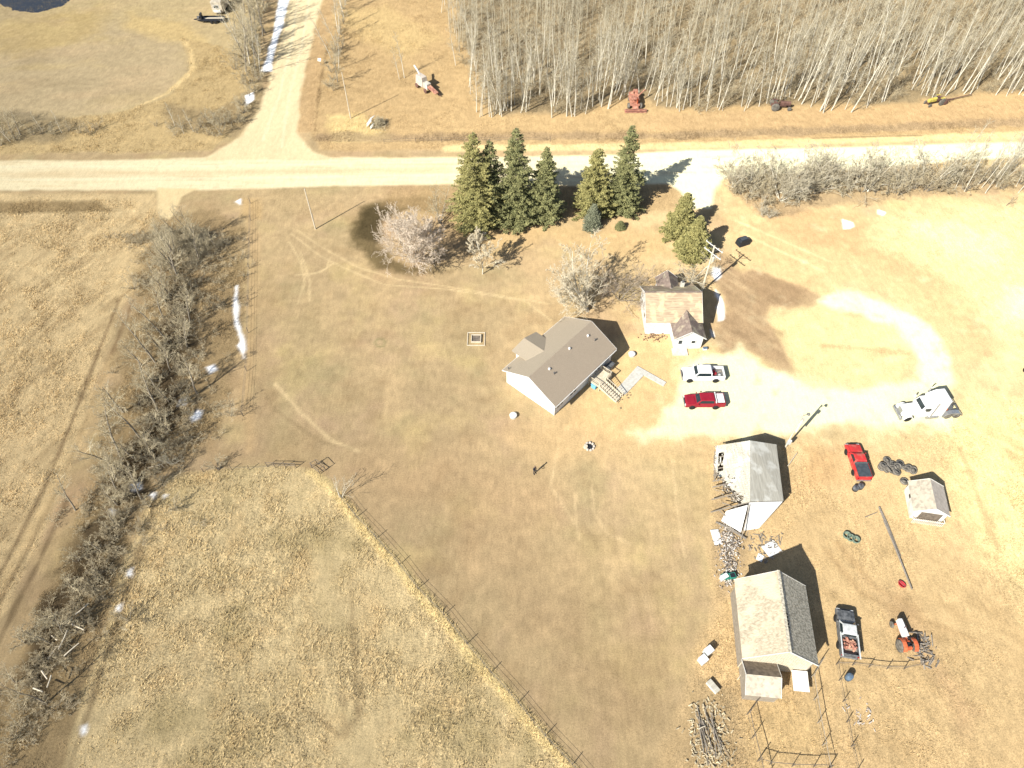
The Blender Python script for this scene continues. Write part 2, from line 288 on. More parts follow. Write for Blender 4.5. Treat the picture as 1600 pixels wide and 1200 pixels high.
tall *= np.where(tall > .4, np.clip(.85+1.7*fbm(X, Y, 7, 3, 88.)+.9*fbm(X, Y, 2.4, 3, 89.), .25, 1.3), 1)
lum = tint @ np.array([.3, .59, .11]); tint = tint*.90+lum[:, None]*.10
gr_ = 1-np.clip(sum(masks.values()), 0, 1); west = 1-np.clip((X+5)/50, 0, 1)
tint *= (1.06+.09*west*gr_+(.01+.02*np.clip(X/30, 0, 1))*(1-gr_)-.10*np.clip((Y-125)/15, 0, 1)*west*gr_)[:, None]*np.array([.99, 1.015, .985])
spk = 1+gr_*(.26*np.clip(fbm(X, Y, .9, 2, 140.), -.3, .3)+.11*fbm(X, Y, 2.1, 3, 141.)+.10*fbm(X, Y, 6, 3, 142.)); tint *= spk[:, None]
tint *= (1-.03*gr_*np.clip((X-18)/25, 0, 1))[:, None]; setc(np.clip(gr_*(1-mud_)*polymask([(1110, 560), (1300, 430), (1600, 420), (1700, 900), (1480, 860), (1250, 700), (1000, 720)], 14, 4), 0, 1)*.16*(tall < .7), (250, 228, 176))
# relief
hgt += .05*fbm(X, Y, 1.1, 3, 40.)*(tall+.2)*2+.35*fbm(X, Y, 30, 2, 41.)*np.clip(tall*2, 0, 1)*.5
hgt -= .55*linemask([(500, 216), (800, 214), (1080, 212), (1300, 204), (1600, 192), (1900, 180)], 1.5, 3, .3)
hgt -= .45*linemask([(-400, 324), (200, 324)], 1.2, 2.5, .3)
hgt -= .4*linemask([(500, 232), (470, 200), (478, 140), (496, 60), (505, 0)], .5, 2, .2)*0
hgt += .18*linemask([(488, 738), (520, 765), (555, 812), (640, 907), (740, 1027), (895, 1206)], .8, 1, .3)
SNOW = ([(437, -30), (450, -30), (452, 0), (440, 45), (430, 80), (424, 112), (409, 112), (416, 90), (428, 50), (436, 0)], [(368, 447), (372, 446), (371, 462), (374, 478), (372, 500), (377, 516), (382, 530), (383, 552), (385, 560), (378, 562), (377, 548), (371, 540), (376, 534), (370, 512), (366, 498), (364, 478), (367, 462)],
           [(282, 625), (292, 622), (290, 632), (278, 634)], [(296, 652), (308, 640), (318, 642), (312, 655), (300, 660)], [(322, 574), (334, 570), (340, 578), (328, 584)], [(204, 756), (218, 754), (220, 764), (206, 768)], [(234, 772), (244, 770), (240, 780)], [(255, 773), (262, 774), (256, 778)],
           [(200, 892), (206, 888), (206, 900), (198, 900)], [(182, 948), (190, 944), (188, 954), (182, 955)], [(127, 1136), (135, 1133), (135, 1146), (128, 1148)], [(172, 796), (180, 798), (178, 806)], [(383, 150), (396, 144), (398, 156), (384, 166)],
           [(1117, 452), (1126, 462), (1130, 470), (1133, 488), (1131, 500), (1122, 502), (1119, 480), (1124, 472), (1118, 462)], [(1110, 515), (1115, 520), (1116, 526), (1112, 526)], [(1316, 343), (1326, 346), (1332, 348), (1334, 354), (1326, 358), (1318, 358)], [(1372, 328), (1384, 332), (1380, 336), (1372, 334)],
           [(1115, 418), (1124, 420), (1126, 432), (1118, 438), (1112, 428)], [(368, 315), (376, 311), (376, 320)])
masks['snow'] = np.zeros(N)
for pl in SNOW: masks['snow'] = np.maximum(masks['snow'], polymask(pl, .5, min(.45, .06*np.ptp(ats(pl), 0).max())))
sn_ = masks['snow']; tint = tint*(1-sn_[:, None])+np.array([.80, .82, .84])*sn_[:, None]; tall *= 1-sn_; hgt += .07*sn_+.10*sn_*fbm(X, Y, .8, 2, 150.)
big = (np.abs(X) > 147) | (Y < 5) | (Y > 201); hgt[big] = 0
co = np.column_stack([X, Y, hgt]).astype(np.float32)
def ground_h(x, y):
    i = int(np.clip(np.searchsorted(xs, x), 1, NX-1)); j = int(np.clip(np.searchsorted(ys, y), 1, NY-1))
    return float(hgt[j*NX+i])
def gridmesh(name, fmask):
    idx = np.arange(N).reshape(NY, NX); q = np.stack([idx[:-1, :-1], idx[:-1, 1:], idx[1:, 1:], idx[1:, :-1]], -1).reshape(-1, 4)[fmask]
    used, inv = np.unique(q, return_inverse=True); q = inv.reshape(-1, 4)
    me = bpy.data.meshes.new(name); me.vertices.add(len(used)); me.vertices.foreach_set('co', co[used].ravel())
    me.loops.add(q.size); me.loops.foreach_set('vertex_index', q.ravel().astype(np.int32))
    me.polygons.add(len(q)); me.polygons.foreach_set('loop_start', np.arange(0, q.size, 4, dtype=np.int32)); me.polygons.foreach_set('loop_total', np.full(len(q), 4, np.int32))
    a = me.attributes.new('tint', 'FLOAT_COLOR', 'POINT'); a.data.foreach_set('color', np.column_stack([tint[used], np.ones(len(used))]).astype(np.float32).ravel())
    a = me.attributes.new('rank', 'FLOAT', 'POINT'); a.data.foreach_set('value', tall[used].astype(np.float32))
    me.update(); me.validate(); me.polygons.foreach_set('use_smooth', np.ones(len(q), bool)); me.materials.append(M['ground'])
    o = bpy.data.objects.new(name, me); COL.objects.link(o); o['kind'] = 'structure'; return o
nf = (NX-1)*(NY-1); taken = np.zeros(nf, bool)
POND = [(-30, -60), (112, -60), (120, -8), (100, 8), (62, 20), (20, 16), (-10, 2)]
masks['pond'] = polymask(POND, .6, .8)
for nm in ('pond', 'snow', 'gravel_road', 'side_road', 'driveway', 'field_approach', 'gravel_yard'):
    mv = masks[nm].reshape(NY, NX); f = (mv[:-1, :-1]+mv[1:, 1:] > 1.0).ravel() & ~taken; taken |= f
    if nm != 'pond':
        o = gridmesh(nm, f)
        if nm == 'snow': o['kind'] = 'stuff'; o['label'] = 'last melting patches of snow in the shaded hedgerow and ditches'; o['category'] = 'snow'
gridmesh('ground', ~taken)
mat('water', (.035, .04, .05), (.02, .022, .028), 1.5, rough=.35, spec=.4)

# ------------------------------------------------------------------ mesh helpers
class MB:
    def __init__(s): s.v = []; s.f = []
    def add(s, vs, fs, mx=None):
        k = len(s.v); s.v += [tuple(mx @ Vector(v)) if mx else tuple(v) for v in vs]; s.f += [tuple(i+k for i in f) for f in fs]; return s
    def box(s, c, d, rz=0., ry=0., rx=0., taper=1.):
        x, y, z = (k/2 for k in d); t = taper
        vs = [(-x, -y, -z), (x, -y, -z), (x, y, -z), (-x, y, -z), (-x*t, -y*t, z), (x*t, -y*t, z), (x*t, y*t, z), (-x*t, y*t, z)]
        mx = Matrix.Translation(c) @ Matrix.Rotation(rz, 4, 'Z') @ Matrix.Rotation(ry, 4, 'Y') @ Matrix.Rotation(rx, 4, 'X')
        return s.add(vs, [(0, 3, 2, 1), (4, 5, 6, 7), (0, 1, 5, 4), (1, 2, 6, 5), (2, 3, 7, 6), (3, 0, 4, 7)], mx)
    def bar(s, a, b, wd, ht=None):
        a = Vector(a); b = Vector(b); d = b-a; ht = ht or wd
        mx = Matrix.Translation((a+b)/2) @ d.to_track_quat('X', 'Z').to_matrix().to_4x4(); L = d.length/2
        x, y, z = L, wd/2, ht/2
        return s.add([(-x, -y, -z), (x, -y, -z), (x, y, -z), (-x, y, -z), (-x, -y, z), (x, -y, z), (x, y, z), (-x, y, z)],
                     [(0, 3, 2, 1), (4, 5, 6, 7), (0, 1, 5, 4), (1, 2, 6, 5), (2, 3, 7, 6), (3, 0, 4, 7)], mx)
    def tube(s, pts, rs, n=8, cap=True):
        pts = [Vector(p) for p in pts]; rs = rs if isinstance(rs, (list, tuple)) else [rs]*len(pts); k0 = len(s.v)
        for i, p in enumerate(pts):
            d = (pts[min(i+1, len(pts)-1)]-pts[max(i-1, 0)]).normalized(); a = d.orthogonal().normalized() if i == 0 else (pa-d*pa.dot(d)).normalized(); pa = a; b = d.cross(a)
            for k in range(n): t = 2*math.pi*k/n; s.v.append(tuple(p+(a*math.cos(t)+b*math.sin(t))*rs[i]))
        for i in range(len(pts)-1):
            for k in range(n): q = k0+i*n; s.f.append((q+k, q+(k+1) % n, q+n+(k+1) % n, q+n+k))
        if cap: s.f.append(tuple(k0+k for k in range(n))[::-1]); s.f.append(tuple(k0+(len(pts)-1)*n+k for k in range(n)))
        return s
    def lathe(s, prof, c=(0, 0, 0), n=16, ax='Z'):
        mx = Matrix.Translation(c) @ {'Z': Matrix.Identity(4), 'Y': Matrix.Rotation(math.pi/2, 4, 'X'), 'X': Matrix.Rotation(math.pi/2, 4, 'Y')}[ax]
        vs = []; fs = []
        for r, z in prof:
            for k in range(n): t = 2*math.pi*k/n; vs.append((r*math.cos(t), r*math.sin(t), z))
        for i in range(len(prof)-1):
            for k in range(n): fs.append((i*n+k, i*n+(k+1) % n, (i+1)*n+(k+1) % n, (i+1)*n+k))
        if prof[0][0] > 1e-4: fs.append(tuple(range(n))[::-1])
        if prof[-1][0] > 1e-4: fs.append(tuple((len(prof)-1)*n+k for k in range(n)))
        return s.add(vs, fs, mx)
    def prism(s, poly, z0, z1):
        n = len(poly); k = len(s.v); s.v += [(p[0], p[1], z0) for p in poly]+[(p[0], p[1], z1) for p in poly]
        s.f += [tuple(k+i for i in range(n))[::-1], tuple(k+n+i for i in range(n))]+[(k+i, k+(i+1) % n, k+n+(i+1) % n, k+n+i) for i in range(n)]; return s
    def slab(s, q, th):                     # a sheet of thickness th under the polygon q (3-D points)
        q = [Vector(p) for p in q]; nrm = (q[1]-q[0]).cross(q[2]-q[0]).normalized()
        if nrm.z < 0: q = q[::-1]; nrm = -nrm
        n = len(q); k = len(s.v); s.v += [tuple(p) for p in q]+[tuple(p-nrm*th) for p in q]
        s.f += [tuple(k+i for i in range(n)), tuple(k+n+i for i in range(n))[::-1]]+[(k+(i+1) % n, k+i, k+n+i, k+n+(i+1) % n) for i in range(n)]; return s
    def loft(s, rings, cap=True):
        n = len(rings[0]); k = len(s.v)
        for r_ in rings: s.v += [tuple(p) for p in r_]
        for i in range(len(rings)-1):
            for j in range(n): s.f.append((k+i*n+j, k+i*n+(j+1) % n, k+(i+1)*n+(j+1) % n, k+(i+1)*n+j))
        if cap: s.f.append(tuple(k+j for j in range(n))[::-1]); s.f.append(tuple(k+(len(rings)-1)*n+j for j in range(n)))
        return s
    def build(s, name, m, parent=None, smooth=False, bevel=0., loc=None, label=None):
        me = bpy.data.meshes.new(name); me.from_pydata(s.v, [], s.f); me.materials.append(m)
        if smooth: me.polygons.foreach_set('use_smooth', [True]*len(me.polygons))
        me.update(); o = bpy.data.objects.new(name, me); COL.objects.link(o); o.parent = parent
        if loc is not None: o.location = loc
        if bevel:
            b = o.modifiers.new('bevel', 'BEVEL'); b.width = bevel; b.segments = 2; b.limit_method = 'ANGLE'
        if label: o['label'] = label
        return o
def tag(o, label, cat, group=None, kind=None):
    if label: o['label'] = label
    if cat: o['category'] = cat
    if group: o['group'] = group
    if kind: o['kind'] = kind
    return o
def thing(name, label, cat, loc=(0, 0, 0), rz=0., group=None):
    o = bpy.data.objects.new(name, None); COL.objects.link(o); o.empty_display_size = .3
    o.location = loc; o.rotation_euler = (0, 0, rz); return tag(o, label, cat, group)
def dup(root, loc, rz=0., sc=1., label=None, group=None):
    r = root.copy(); COL.objects.link(r); r.location = loc; r.rotation_euler = (0, 0, rz); r.scale = (sc, sc, sc) if isinstance(sc, (int, float)) else sc
    if label: r['label'] = label
    if group: r['group'] = group
    for ch in list(root.children):
        c = ch.copy(); COL.objects.link(c); c.parent = r
        for g in ch.children: d = g.copy(); COL.objects.link(d); d.parent = c
    return r
class Kind:                                   # the first place() moves the original, later ones copy it
    def __init__(s, maker): s.maker = maker; s.o = None
    def place(s, loc, rz=0., sc=1., label=None, group=None):
        if s.o is None:
            s.o = s.maker(); o = s.o; o.location = loc; o.rotation_euler = (0, 0, rz); o.scale = (sc, sc, sc) if isinstance(sc, (int, float)) else sc
            if label: o['label'] = label
            if group: o['group'] = group
            return o
        return dup(s.o, loc, rz, sc, label, group)
def npmesh(name, co_, faces, nv, m, attr=None, parent=None):
    me = bpy.data.meshes.new(name); me.vertices.add(len(co_)); me.vertices.foreach_set('co', np.ascontiguousarray(co_, np.float32).ravel())
    me.loops.add(faces.size); me.loops.foreach_set('vertex_index', faces.ravel().astype(np.int32)); k = len(faces)
    me.polygons.add(k); me.polygons.foreach_set('loop_start', np.arange(0, faces.size, nv, dtype=np.int32)); me.polygons.foreach_set('loop_total', np.full(k, nv, np.int32))
    if attr is not None: a = me.attributes.new('tint', 'FLOAT_COLOR', 'POINT'); a.data.foreach_set('color', np.column_stack([attr, np.ones(len(attr))]).astype(np.float32).ravel())
    me.update(); me.validate(); me.materials.append(m); o = bpy.data.objects.new(name, me); COL.objects.link(o); o.parent = parent; return o

# pond in the hole of the sheet
p_ = ats([(-160, -120), (140, -120), (140, 30), (-160, 30)]); MB().prism([tuple(q) for q in p_][::-1], -.6, -.03).build('pond', M['water'])['kind'] = 'structure'

# ------------------------------------------------------------------ grass: blades wherever the sheet says tall
def scatter_grass():
    n = 1900000
    vx = RNG.uniform(-128, 128, n); vy = RNG.uniform(10, 186, n)
    vis = np.abs(vx) < (vy*_c+CAM_H*_s)*.735+3
    i = np.clip(((vx+146)/STEP+4.5).astype(int), 0, NX-1); j = np.clip(((vy-6)/STEP+3.5).astype(int), 0, NY-1); g = j*NX+i
    t = tall[g]*(1+2.2*fbm(vx, vy, 2.2, 3, 50.)); keep = vis & (RNG.random(n) < np.clip(t*1.12-.05, 0, 1)); 
    vx, vy, g, t = vx[keep], vy[keep], g[keep], t[keep]; n = len(vx)
    h = (.05+.21*np.clip(t, 0, 1.4))*RNG.uniform(.5, 1.3, n); wd = RNG.uniform(.03, .08, n)*(1+h)
    a = RNG.uniform(0, 2*np.pi, n); lean = RNG.uniform(.1, 1.2, n)*h; la = .9+RNG.normal(0, 1.2, n)
    z = hgt[g]-.02; c = tint[g]*RNG.uniform(.8, 1.5, n)[:, None]*np.array([1.02, 1, .96])
    P = np.empty((n, 3, 3)); dx, dy = np.cos(a)*wd/2, np.sin(a)*wd/2
    P[:, 0] = np.column_stack([vx-dx, vy-dy, z]); P[:, 1] = np.column_stack([vx+dx, vy+dy, z])
    P[:, 2] = np.column_stack([vx+np.cos(la)*lean, vy+np.sin(la)*lean, z+h])
    o = npmesh('dry_grass', P.reshape(-1, 3), np.arange(n*3).reshape(-1, 3), 3, M['grass'], np.repeat(np.clip(c, 0, .9), 3, 0))
    tag(o, 'tall dry yellow grass and weeds over the fields and verges', 'grass', kind='stuff'); print('grass', n)
scatter_grass()

# ------------------------------------------------------------------ trees
def segs_mesh(S, n=3):                        # S: rows of x0 y0 z0 x1 y1 z1 r0 r1 -> one tube each
    S = np.array(S); a = S[:, :3]; b = S[:, 3:6]; d = b-a; L = np.linalg.norm(d, axis=1, keepdims=True); d = d/np.maximum(L, 1e-6)
    ref = np.where(np.abs(d[:, 2:3]) < .9, [[0, 0, 1.]], [[1., 0, 0]]); u = np.cross(d, ref); u /= np.linalg.norm(u, axis=1, keepdims=True); v = np.cross(d, u)
    V = np.empty((len(S), 2*n, 3))
    for k in range(n):
        t = 2*math.pi*k/n; o = u*math.cos(t)+v*math.sin(t); V[:, k] = a+o*S[:, 6:7]; V[:, n+k] = b+o*S[:, 7:8]
    base = (np.arange(len(S))*2*n)[:, None, None]
    F = np.array([[k, (k+1) % n, n+(k+1) % n, n+k] for k in range(n)])[None]+base
    return V.reshape(-1, 3), F.reshape(-1, 4)
def grow(rg, h, r0, first=.35, nb=14, blen=.3, up=.6, depth=3, sub=5, rmin=.012, wig=.06, stems=1, spreadstem=.0, lean=0.):
    T, C = [], []
    def limb(p, d, L, r, lev, out, ns):
        pts = [p]; q = p.copy(); dd = d.copy()
        for i in range(ns):
            dd = dd+rg.normal(0, wig*(1+lev), 3)+np.array([0, 0, .04*lev]); dd /= np.linalg.norm(dd); q = q+dd*L/ns; pts.append(q.copy())
        for i in range(ns):
            ra = max(rmin, r*(1-i/ns*.85)); rb = max(rmin*.7, r*(1-(i+1)/ns*.85)); out.append([*pts[i], *pts[i+1], ra, rb])
        return pts
    def side(d, ang):
        u = np.cross(d, rg.normal(0, 1, 3)); u /= np.linalg.norm(u); v = d*math.cos(ang)+u*math.sin(ang); return v
    def branch(p, d, L, r, lev):
        pts = limb(p, d, L, r, lev, C, 3 if lev < depth else 2)
        if lev >= depth: return
        for k in range(sub):
            f = .2+.8*(k+rg.random())/sub; i = min(len(pts)-2, int(f*(len(pts)-1))); t = f*(len(pts)-1)-i
            q = pts[i]*(1-t)+pts[i+1]*t; dd = pts[i+1]-pts[i]; dd /= np.linalg.norm(dd)
            branch(q, side(dd, rg.uniform(.4, .95)), L*rg.uniform(.35, .6)*(1.1-f*.4), max(rmin, r*.5), lev+1)
    for s_ in range(stems):
        az = rg.uniform(0, 2*np.pi); d = np.array([math.cos(az)*spreadstem+lean*rg.normal(), math.sin(az)*spreadstem+lean*rg.normal(), 1.]); d /= np.linalg.norm(d)
        hh = h*(1 if s_ == 0 else rg.uniform(.6, 1)); rr = r0*(1 if stems == 1 else rg.uniform(.6, 1))
        pts = limb(np.array([rg.normal(0, .1)*(stems > 1), rg.normal(0, .1)*(stems > 1), -.2]), d, hh, rr, 0, T, 9)
        for k in range(nb):
            f = first+(1-first)*(k+rg.random())/nb; i = min(8, int(f*9)); t = f*9-i; q = pts[i]*(1-t)+pts[i+1]*t; dd = pts[i+1]-pts[i]; dd /= np.linalg.norm(dd)
            L = hh*blen*(1.15-f*.75)*rg.uniform(.6, 1.2); v = side(dd, rg.uniform(up*.7, up*1.3)); 
            branch(q, v, L, max(rmin*1.5, rr*.45*(1.1-f*.7)), 1)
    return T, C
mat('pale_bark', (.78, .74, .62), (.55, .51, .41), 3, contrast=(.3, .6)); mat('grey_bark', (.32, .28, .22), (.19, .165, .13), 4)
mat('aspen_twig', (.62, .56, .41), (.43, .38, .28), 2); mat('grey_twig', (.64, .555, .375), (.45, .385, .255), 2)
mat('brush_twig', (.60, .51, .335), (.37, .31, .21), 2); mat('pale_twig', (.76, .65, .52), (.56, .47, .37), 1.2); mat('cream_twig', (.74, .66, .49), (.55, .48, .35), 1.2); mat('red_twig', (.55, .46, .36), (.2, .16, .12), 2)
def tree_maker(name, cat, seed, mt, mc, buds=None, **kw):
    def f():
        rg = np.random.default_rng(seed); T, C = grow(rg, **kw); t = thing(name, '', cat)
        V, F = segs_mesh(T, 6); npmesh('trunk', V, F, 4, mt, None, t)
        V, F = segs_mesh(C, 3); npmesh('crown', V, F, 4, mc, None, t)
        if buds:
            S = np.array(C); sel = S[S[:, 6] < kw.get('rmin', .012)*1.6]; k = buds; ii = rg.integers(0, len(sel), k); tt = rg.random((k, 1))
            p = sel[ii, :3]*(1-tt)+sel[ii, 3:6]*tt+rg.normal(0, .05, (k, 3)); e1 = rg.normal(0, .035, (k, 3)); e2 = rg.normal(0, .035, (k, 3))
            V = np.stack([p-e1, p+e2, p+e1], 1).reshape(-1, 3); npmesh('buds', V, np.arange(3*k).reshape(-1, 3), 3, mc, None, t)
        return t
    return Kind(f)
P1, G1, B1, W1 = M['pale_bark'], M['grey_bark'], M['aspen_twig'], M['grey_twig']
ASP = [tree_maker('aspen_tree', 'tree', 100+i, P1, B1, h=h_, r0=.092, first=.3, nb=22, blen=.2, up=.7, depth=2, sub=7, rmin=.015, wig=.03, lean=.075) for i, h_ in enumerate((11, 12.5, 13.5, 10, 12, 9))]
POP = [tree_maker('bare_poplar', 'tree', 200+i, M['grey_bark'], W1, h=h_, r0=.17, first=.22, nb=15, blen=.38, up=.75, depth=3, sub=5, rmin=.013, wig=.06, lean=.12) for i, h_ in enumerate((8, 9.5, 7, 10.5))]
SHR = [tree_maker('bare_shrub', 'shrub', 300+i, G1, (M['brush_twig'], W1, W1)[i % 3], h=h_, r0=.05, first=.15, nb=8, blen=.42, up=.6, depth=3, sub=4, rmin=.011, wig=.1, stems=5, spreadstem=.5) for i, h_ in enumerate((3.2, 2.6, 3.8))]
BUS = [tree_maker('bare_bush', 'shrub', 340+i, P1, B1, h=h_, r0=.06, first=.12, nb=10, blen=.45, up=.7, depth=3, sub=4, rmin=.012, wig=.1, stems=6, spreadstem=.75) for i, h_ in enumerate((4.4, 3.6))]

mat('spruce', (.31, .30, .13), (.14, .15, .065), 1.2, contrast=(.3, .7)); mat('blue_spruce', (.27, .28, .18), (.15, .165, .11), 1.2, contrast=(.3, .7))
mat('olive_spruce', (.40, .36, .14), (.21, .20, .075), 1.2, contrast=(.3, .7))
def spruce_maker(seed, h, rad, m, cl=.30):
    def f():
        rg = np.random.default_rng(seed); t = thing('spruce_tree', '', 'tree')
        MB().tube([(0, 0, -.2), (.05, 0, h*.5), (0, .03, h)], [h*.018, h*.011, .02], 7).build('trunk', M['grey_bark'], t)
        P = []; z = h*.04
        while z < h*.985:
            f_ = z/h; rr = rad*1.22*(1-f_)**.68*(1 if f_ > .12 else .75+f_*2); nbr = int(8+9*(1-f_)); 
            for k in range(nbr):
                az = rg.uniform(0, 2*np.pi); L = rr*rg.uniform(.45, 1.18)*(1+.12*math.sin(az*2+z*.9))+.12; ca, sa = math.cos(az), math.sin(az)
                droop = rg.uniform(.15, .5); m_ = max(4, int(L*11)); u = np.sqrt(rg.random(m_*3)); 
                lat = rg.normal(0, .12+.10*L*(1-u)+.05, m_*3)*1.0
                px = ca*L*u-sa*lat; py = sa*L*u+ca*lat; pz = z-droop*L*u+.28*L*u*u+rg.normal(0, .05, m_*3)-np.abs(lat)*.3
                P.append(np.column_stack([px, py, pz, np.full(m_*3, ca), np.full(m_*3, sa)]))
            z += h*.026*rg.uniform(.6, 1.2)
        P = np.vstack(P); k = len(P); sz = rg.uniform(.5, 1.15, k)*cl
        d = np.column_stack([P[:, 3]+rg.normal(0, .5, k), P[:, 4]+rg.normal(0, .5, k), rg.normal(-.15, .35, k)]); d /= np.linalg.norm(d, axis=1, keepdims=True)
        s_ = np.cross(d, rg.normal(0, 1, (k, 3))+[0, 0, 2.]); s_ /= np.linalg.norm(s_, axis=1, keepdims=True); p = P[:, :3]
        V = np.stack([p-d*sz[:, None]*.5-s_*sz[:, None]*.12, p-d*sz[:, None]*.1+s_*sz[:, None]*.3, p+d*sz[:, None]*.6, p-d*sz[:, None]*.1-s_*sz[:, None]*.3], 1)
        npmesh('crown', V.reshape(-1, 3), np.arange(4*k).reshape(-1, 4), 4, m, None, t); return t
    return Kind(f)
SP = M['spruce']; OL = M['olive_spruce']; BL = M['blue_spruce']
for nm, kd, px, sc, lb in (
    ('a', spruce_maker(1, 17.5, 4.1, OL), (745, 352), 1., 'tall broad olive green spruce, leftmost of the big spruces by the road'),
    ('b', spruce_maker(2, 15.5, 3.0, SP), (768, 345), 1., 'narrow dark spruce pressed against the right side of the leftmost big spruce'),
    ('c', spruce_maker(3, 17.5, 3.6, SP), (806, 345), 1., 'tallest dark green spruce, middle of the row before the gravel road'),
    ('d', spruce_maker(4, 14, 2.8, SP), (850, 343), 1., 'slim dark spruce left of the gap with the tree shadow on the road'),
    ('e', spruce_maker(5, 12.5, 3.4, OL), (926, 330), 1., 'lower wide spruce left of the big spruce that throws its shadow on the road'),
    ('f', spruce_maker(6, 16, 3.1, SP), (970, 327), 1., 'tall spruce with bare lower trunk at the right end of the roadside row'),
    ('g', spruce_maker(7, 4.8, 1.35, BL, .2), (925, 355), 1., 'small blue green spruce on the lawn in front of the roadside spruces'),
    ('h', spruce_maker(8, 8.6, 2.6, OL), (1060, 368), 1., 'farther and taller of two yellow green spruces beside the farmyard drive'),
    ('i', spruce_maker(9, 8.0, 2.45, OL), (1080, 400), 1., 'nearer bushy yellow green spruce behind the old white cottage'),
    ('j', spruce_maker(10, 1.5, .7, SP, .15), (969, 357), 1., 'tiny young spruce alone on the lawn')):
    p = at(*px); kd.place(p, random.uniform(0, 6), sc, lb)

# pale ornamental trees on the lawn
def lone(name, cat, seed, px, lb, mt, mc, buds=None, rz=0., **kw):
    k = tree_maker(name, cat, seed, mt, mc, buds, **kw); return k.place(at(*px), rz, 1., lb)
pk = M['pale_twig']
lone('flowering_crab_tree', 'tree', 401, (644, 408), 'wide pale pinkish grey bare tree leftmost on the lawn beside the damp hollow', P1, pk, 50000, h=10.8, r0=.13, first=.08, nb=17, blen=.62, up=.7, depth=3, sub=6, rmin=.018, wig=.07, stems=5, spreadstem=.55)
lone('bare_tree', 'tree', 402, (688, 350), 'dark grey bare tree between the pale pink tree and the leftmost big spruce', G1, W1, None, h=6.6, r0=.14, first=.2, nb=14, blen=.4, up=.7, depth=3, sub=5, rmin=.013, wig=.07, stems=3, spreadstem=.3)
lone('small_pale_tree', 'tree', 403, (754, 428), 'small cream coloured bare tree with slim trunk on the lawn below the spruces', P1, M['cream_twig'], 24000, h=7.2, r0=.1, first=.18, nb=24, blen=.5, up=.7, depth=3, sub=5, rmin=.014, wig=.07)
lone('spreading_bare_tree', 'tree', 404, (918, 486), 'large spreading pale bare tree right behind the grey roofed house', P1, M['cream_twig'], 24000, h=10.4, r0=.2, first=.1, nb=14, blen=.5, up=.8, depth=3, sub=6, rmin=.016, wig=.08, stems=5, spreadstem=.55)
lone('bare_bush', 'shrub', 405, (968, 468), 'pinkish brown twiggy bush between the grey roofed house and the old cottage', G1, M['red_twig'], None, h=7.4, r0=.08, first=.12, nb=18, blen=.5, up=.8, depth=3, sub=5, rmin=.012, wig=.1, stems=5, spreadstem=.7)
lone('bare_bush', 'shrub', 406, (1081, 443), 'grey white bare bush growing behind the old cottage beside the utility pole', P1, B1, None, h=6.6, r0=.11, first=.15, nb=12, blen=.45, up=.8, depth=3, sub=5, rmin=.014, wig=.1, stems=4, spreadstem=.55)
lone('bare_shrub', 'shrub', 407, (487, 760), 'thin wispy shrub at the corner of the pasture fence casting a fan of shadow', P1, B1, None, h=4.6, r0=.04, first=.2, nb=8, blen=.4, up=.7, depth=2, sub=5, rmin=.011, wig=.1, stems=4, spreadstem=.35).location = at(533, 778)

# aspen wood: the nearest three hundred each a tree, the rest behind as one mass
edge = ats([(745, 180), (775, 184), (800, 176), (880, 186), (905, 184), (960, 165), (980, 150), (1020, 150), (1032, 168), (1080, 178), (1150, 178), (1200, 162), (1250, 158), (1290, 178), (1345, 175), (1390, 164), (1440, 160), (1480, 145), (1530, 155), (1600, 150), (1700, 145), (1900, 140)])
def inwood(x, y):
    e = np.interp(x, edge[:, 0], edge[:, 1]); lf = np.interp(y, [120, 135, 150, 165, 190, 230], [-9, -8, -12, -15, -12, -12])
    return y > e and x > lf
pts = []; tries = 0
while len(pts) < 860 and tries < 60000:
    tries += 1; x = random.uniform(-18, 128); y = random.uniform(122, 196)
    if not inwood(x, y): continue
    if x > 48 and random.random() < .25 or x < -4 and random.random() < .35 or vnoise(np.array([x/5.]), np.array([y/5.]))[0] < .22: continue
    dmin = .9 if y < 150 else 1.5
    if all((x-a)**2+(y-b)**2 > dmin*dmin for a, b in pts[-260:]): pts.append((x, y))
for k in range(70):                           # the sunlit front rank
    i = random.random()*(len(edge)-4); j = int(i); t = i-j; q = edge[j]*(1-t)+edge[j+1]*t; pts.append((q[0]+random.uniform(-.9, .9), q[1]+abs(random.gauss(0, 1.6))-.3))
pts = [p for p in pts if abs(p[0]) < (p[1]*_c+CAM_H*_s)*.735+4]
pts.sort(key=lambda p: p[1]-np.interp(p[0], edge[:, 0], edge[:, 1])+max(0, p[1]-150)*.3)
for i, (x, y) in enumerate(pts[:290]):
    fr = i < 90
    random.choice(ASP[:3] if x > 55 else ASP).place((x, y, 0), random.uniform(0, 6.28), random.uniform(.6, 1.15),
        'pale bare aspen in the sunlit front edge of the wood beyond the road' if fr else 'slim bare aspen standing deeper inside the wood beyond the road', 'aspens at the front edge of the wood' if fr else 'aspens inside the wood').scale *= (1.22 if x > 55 else 1.06)
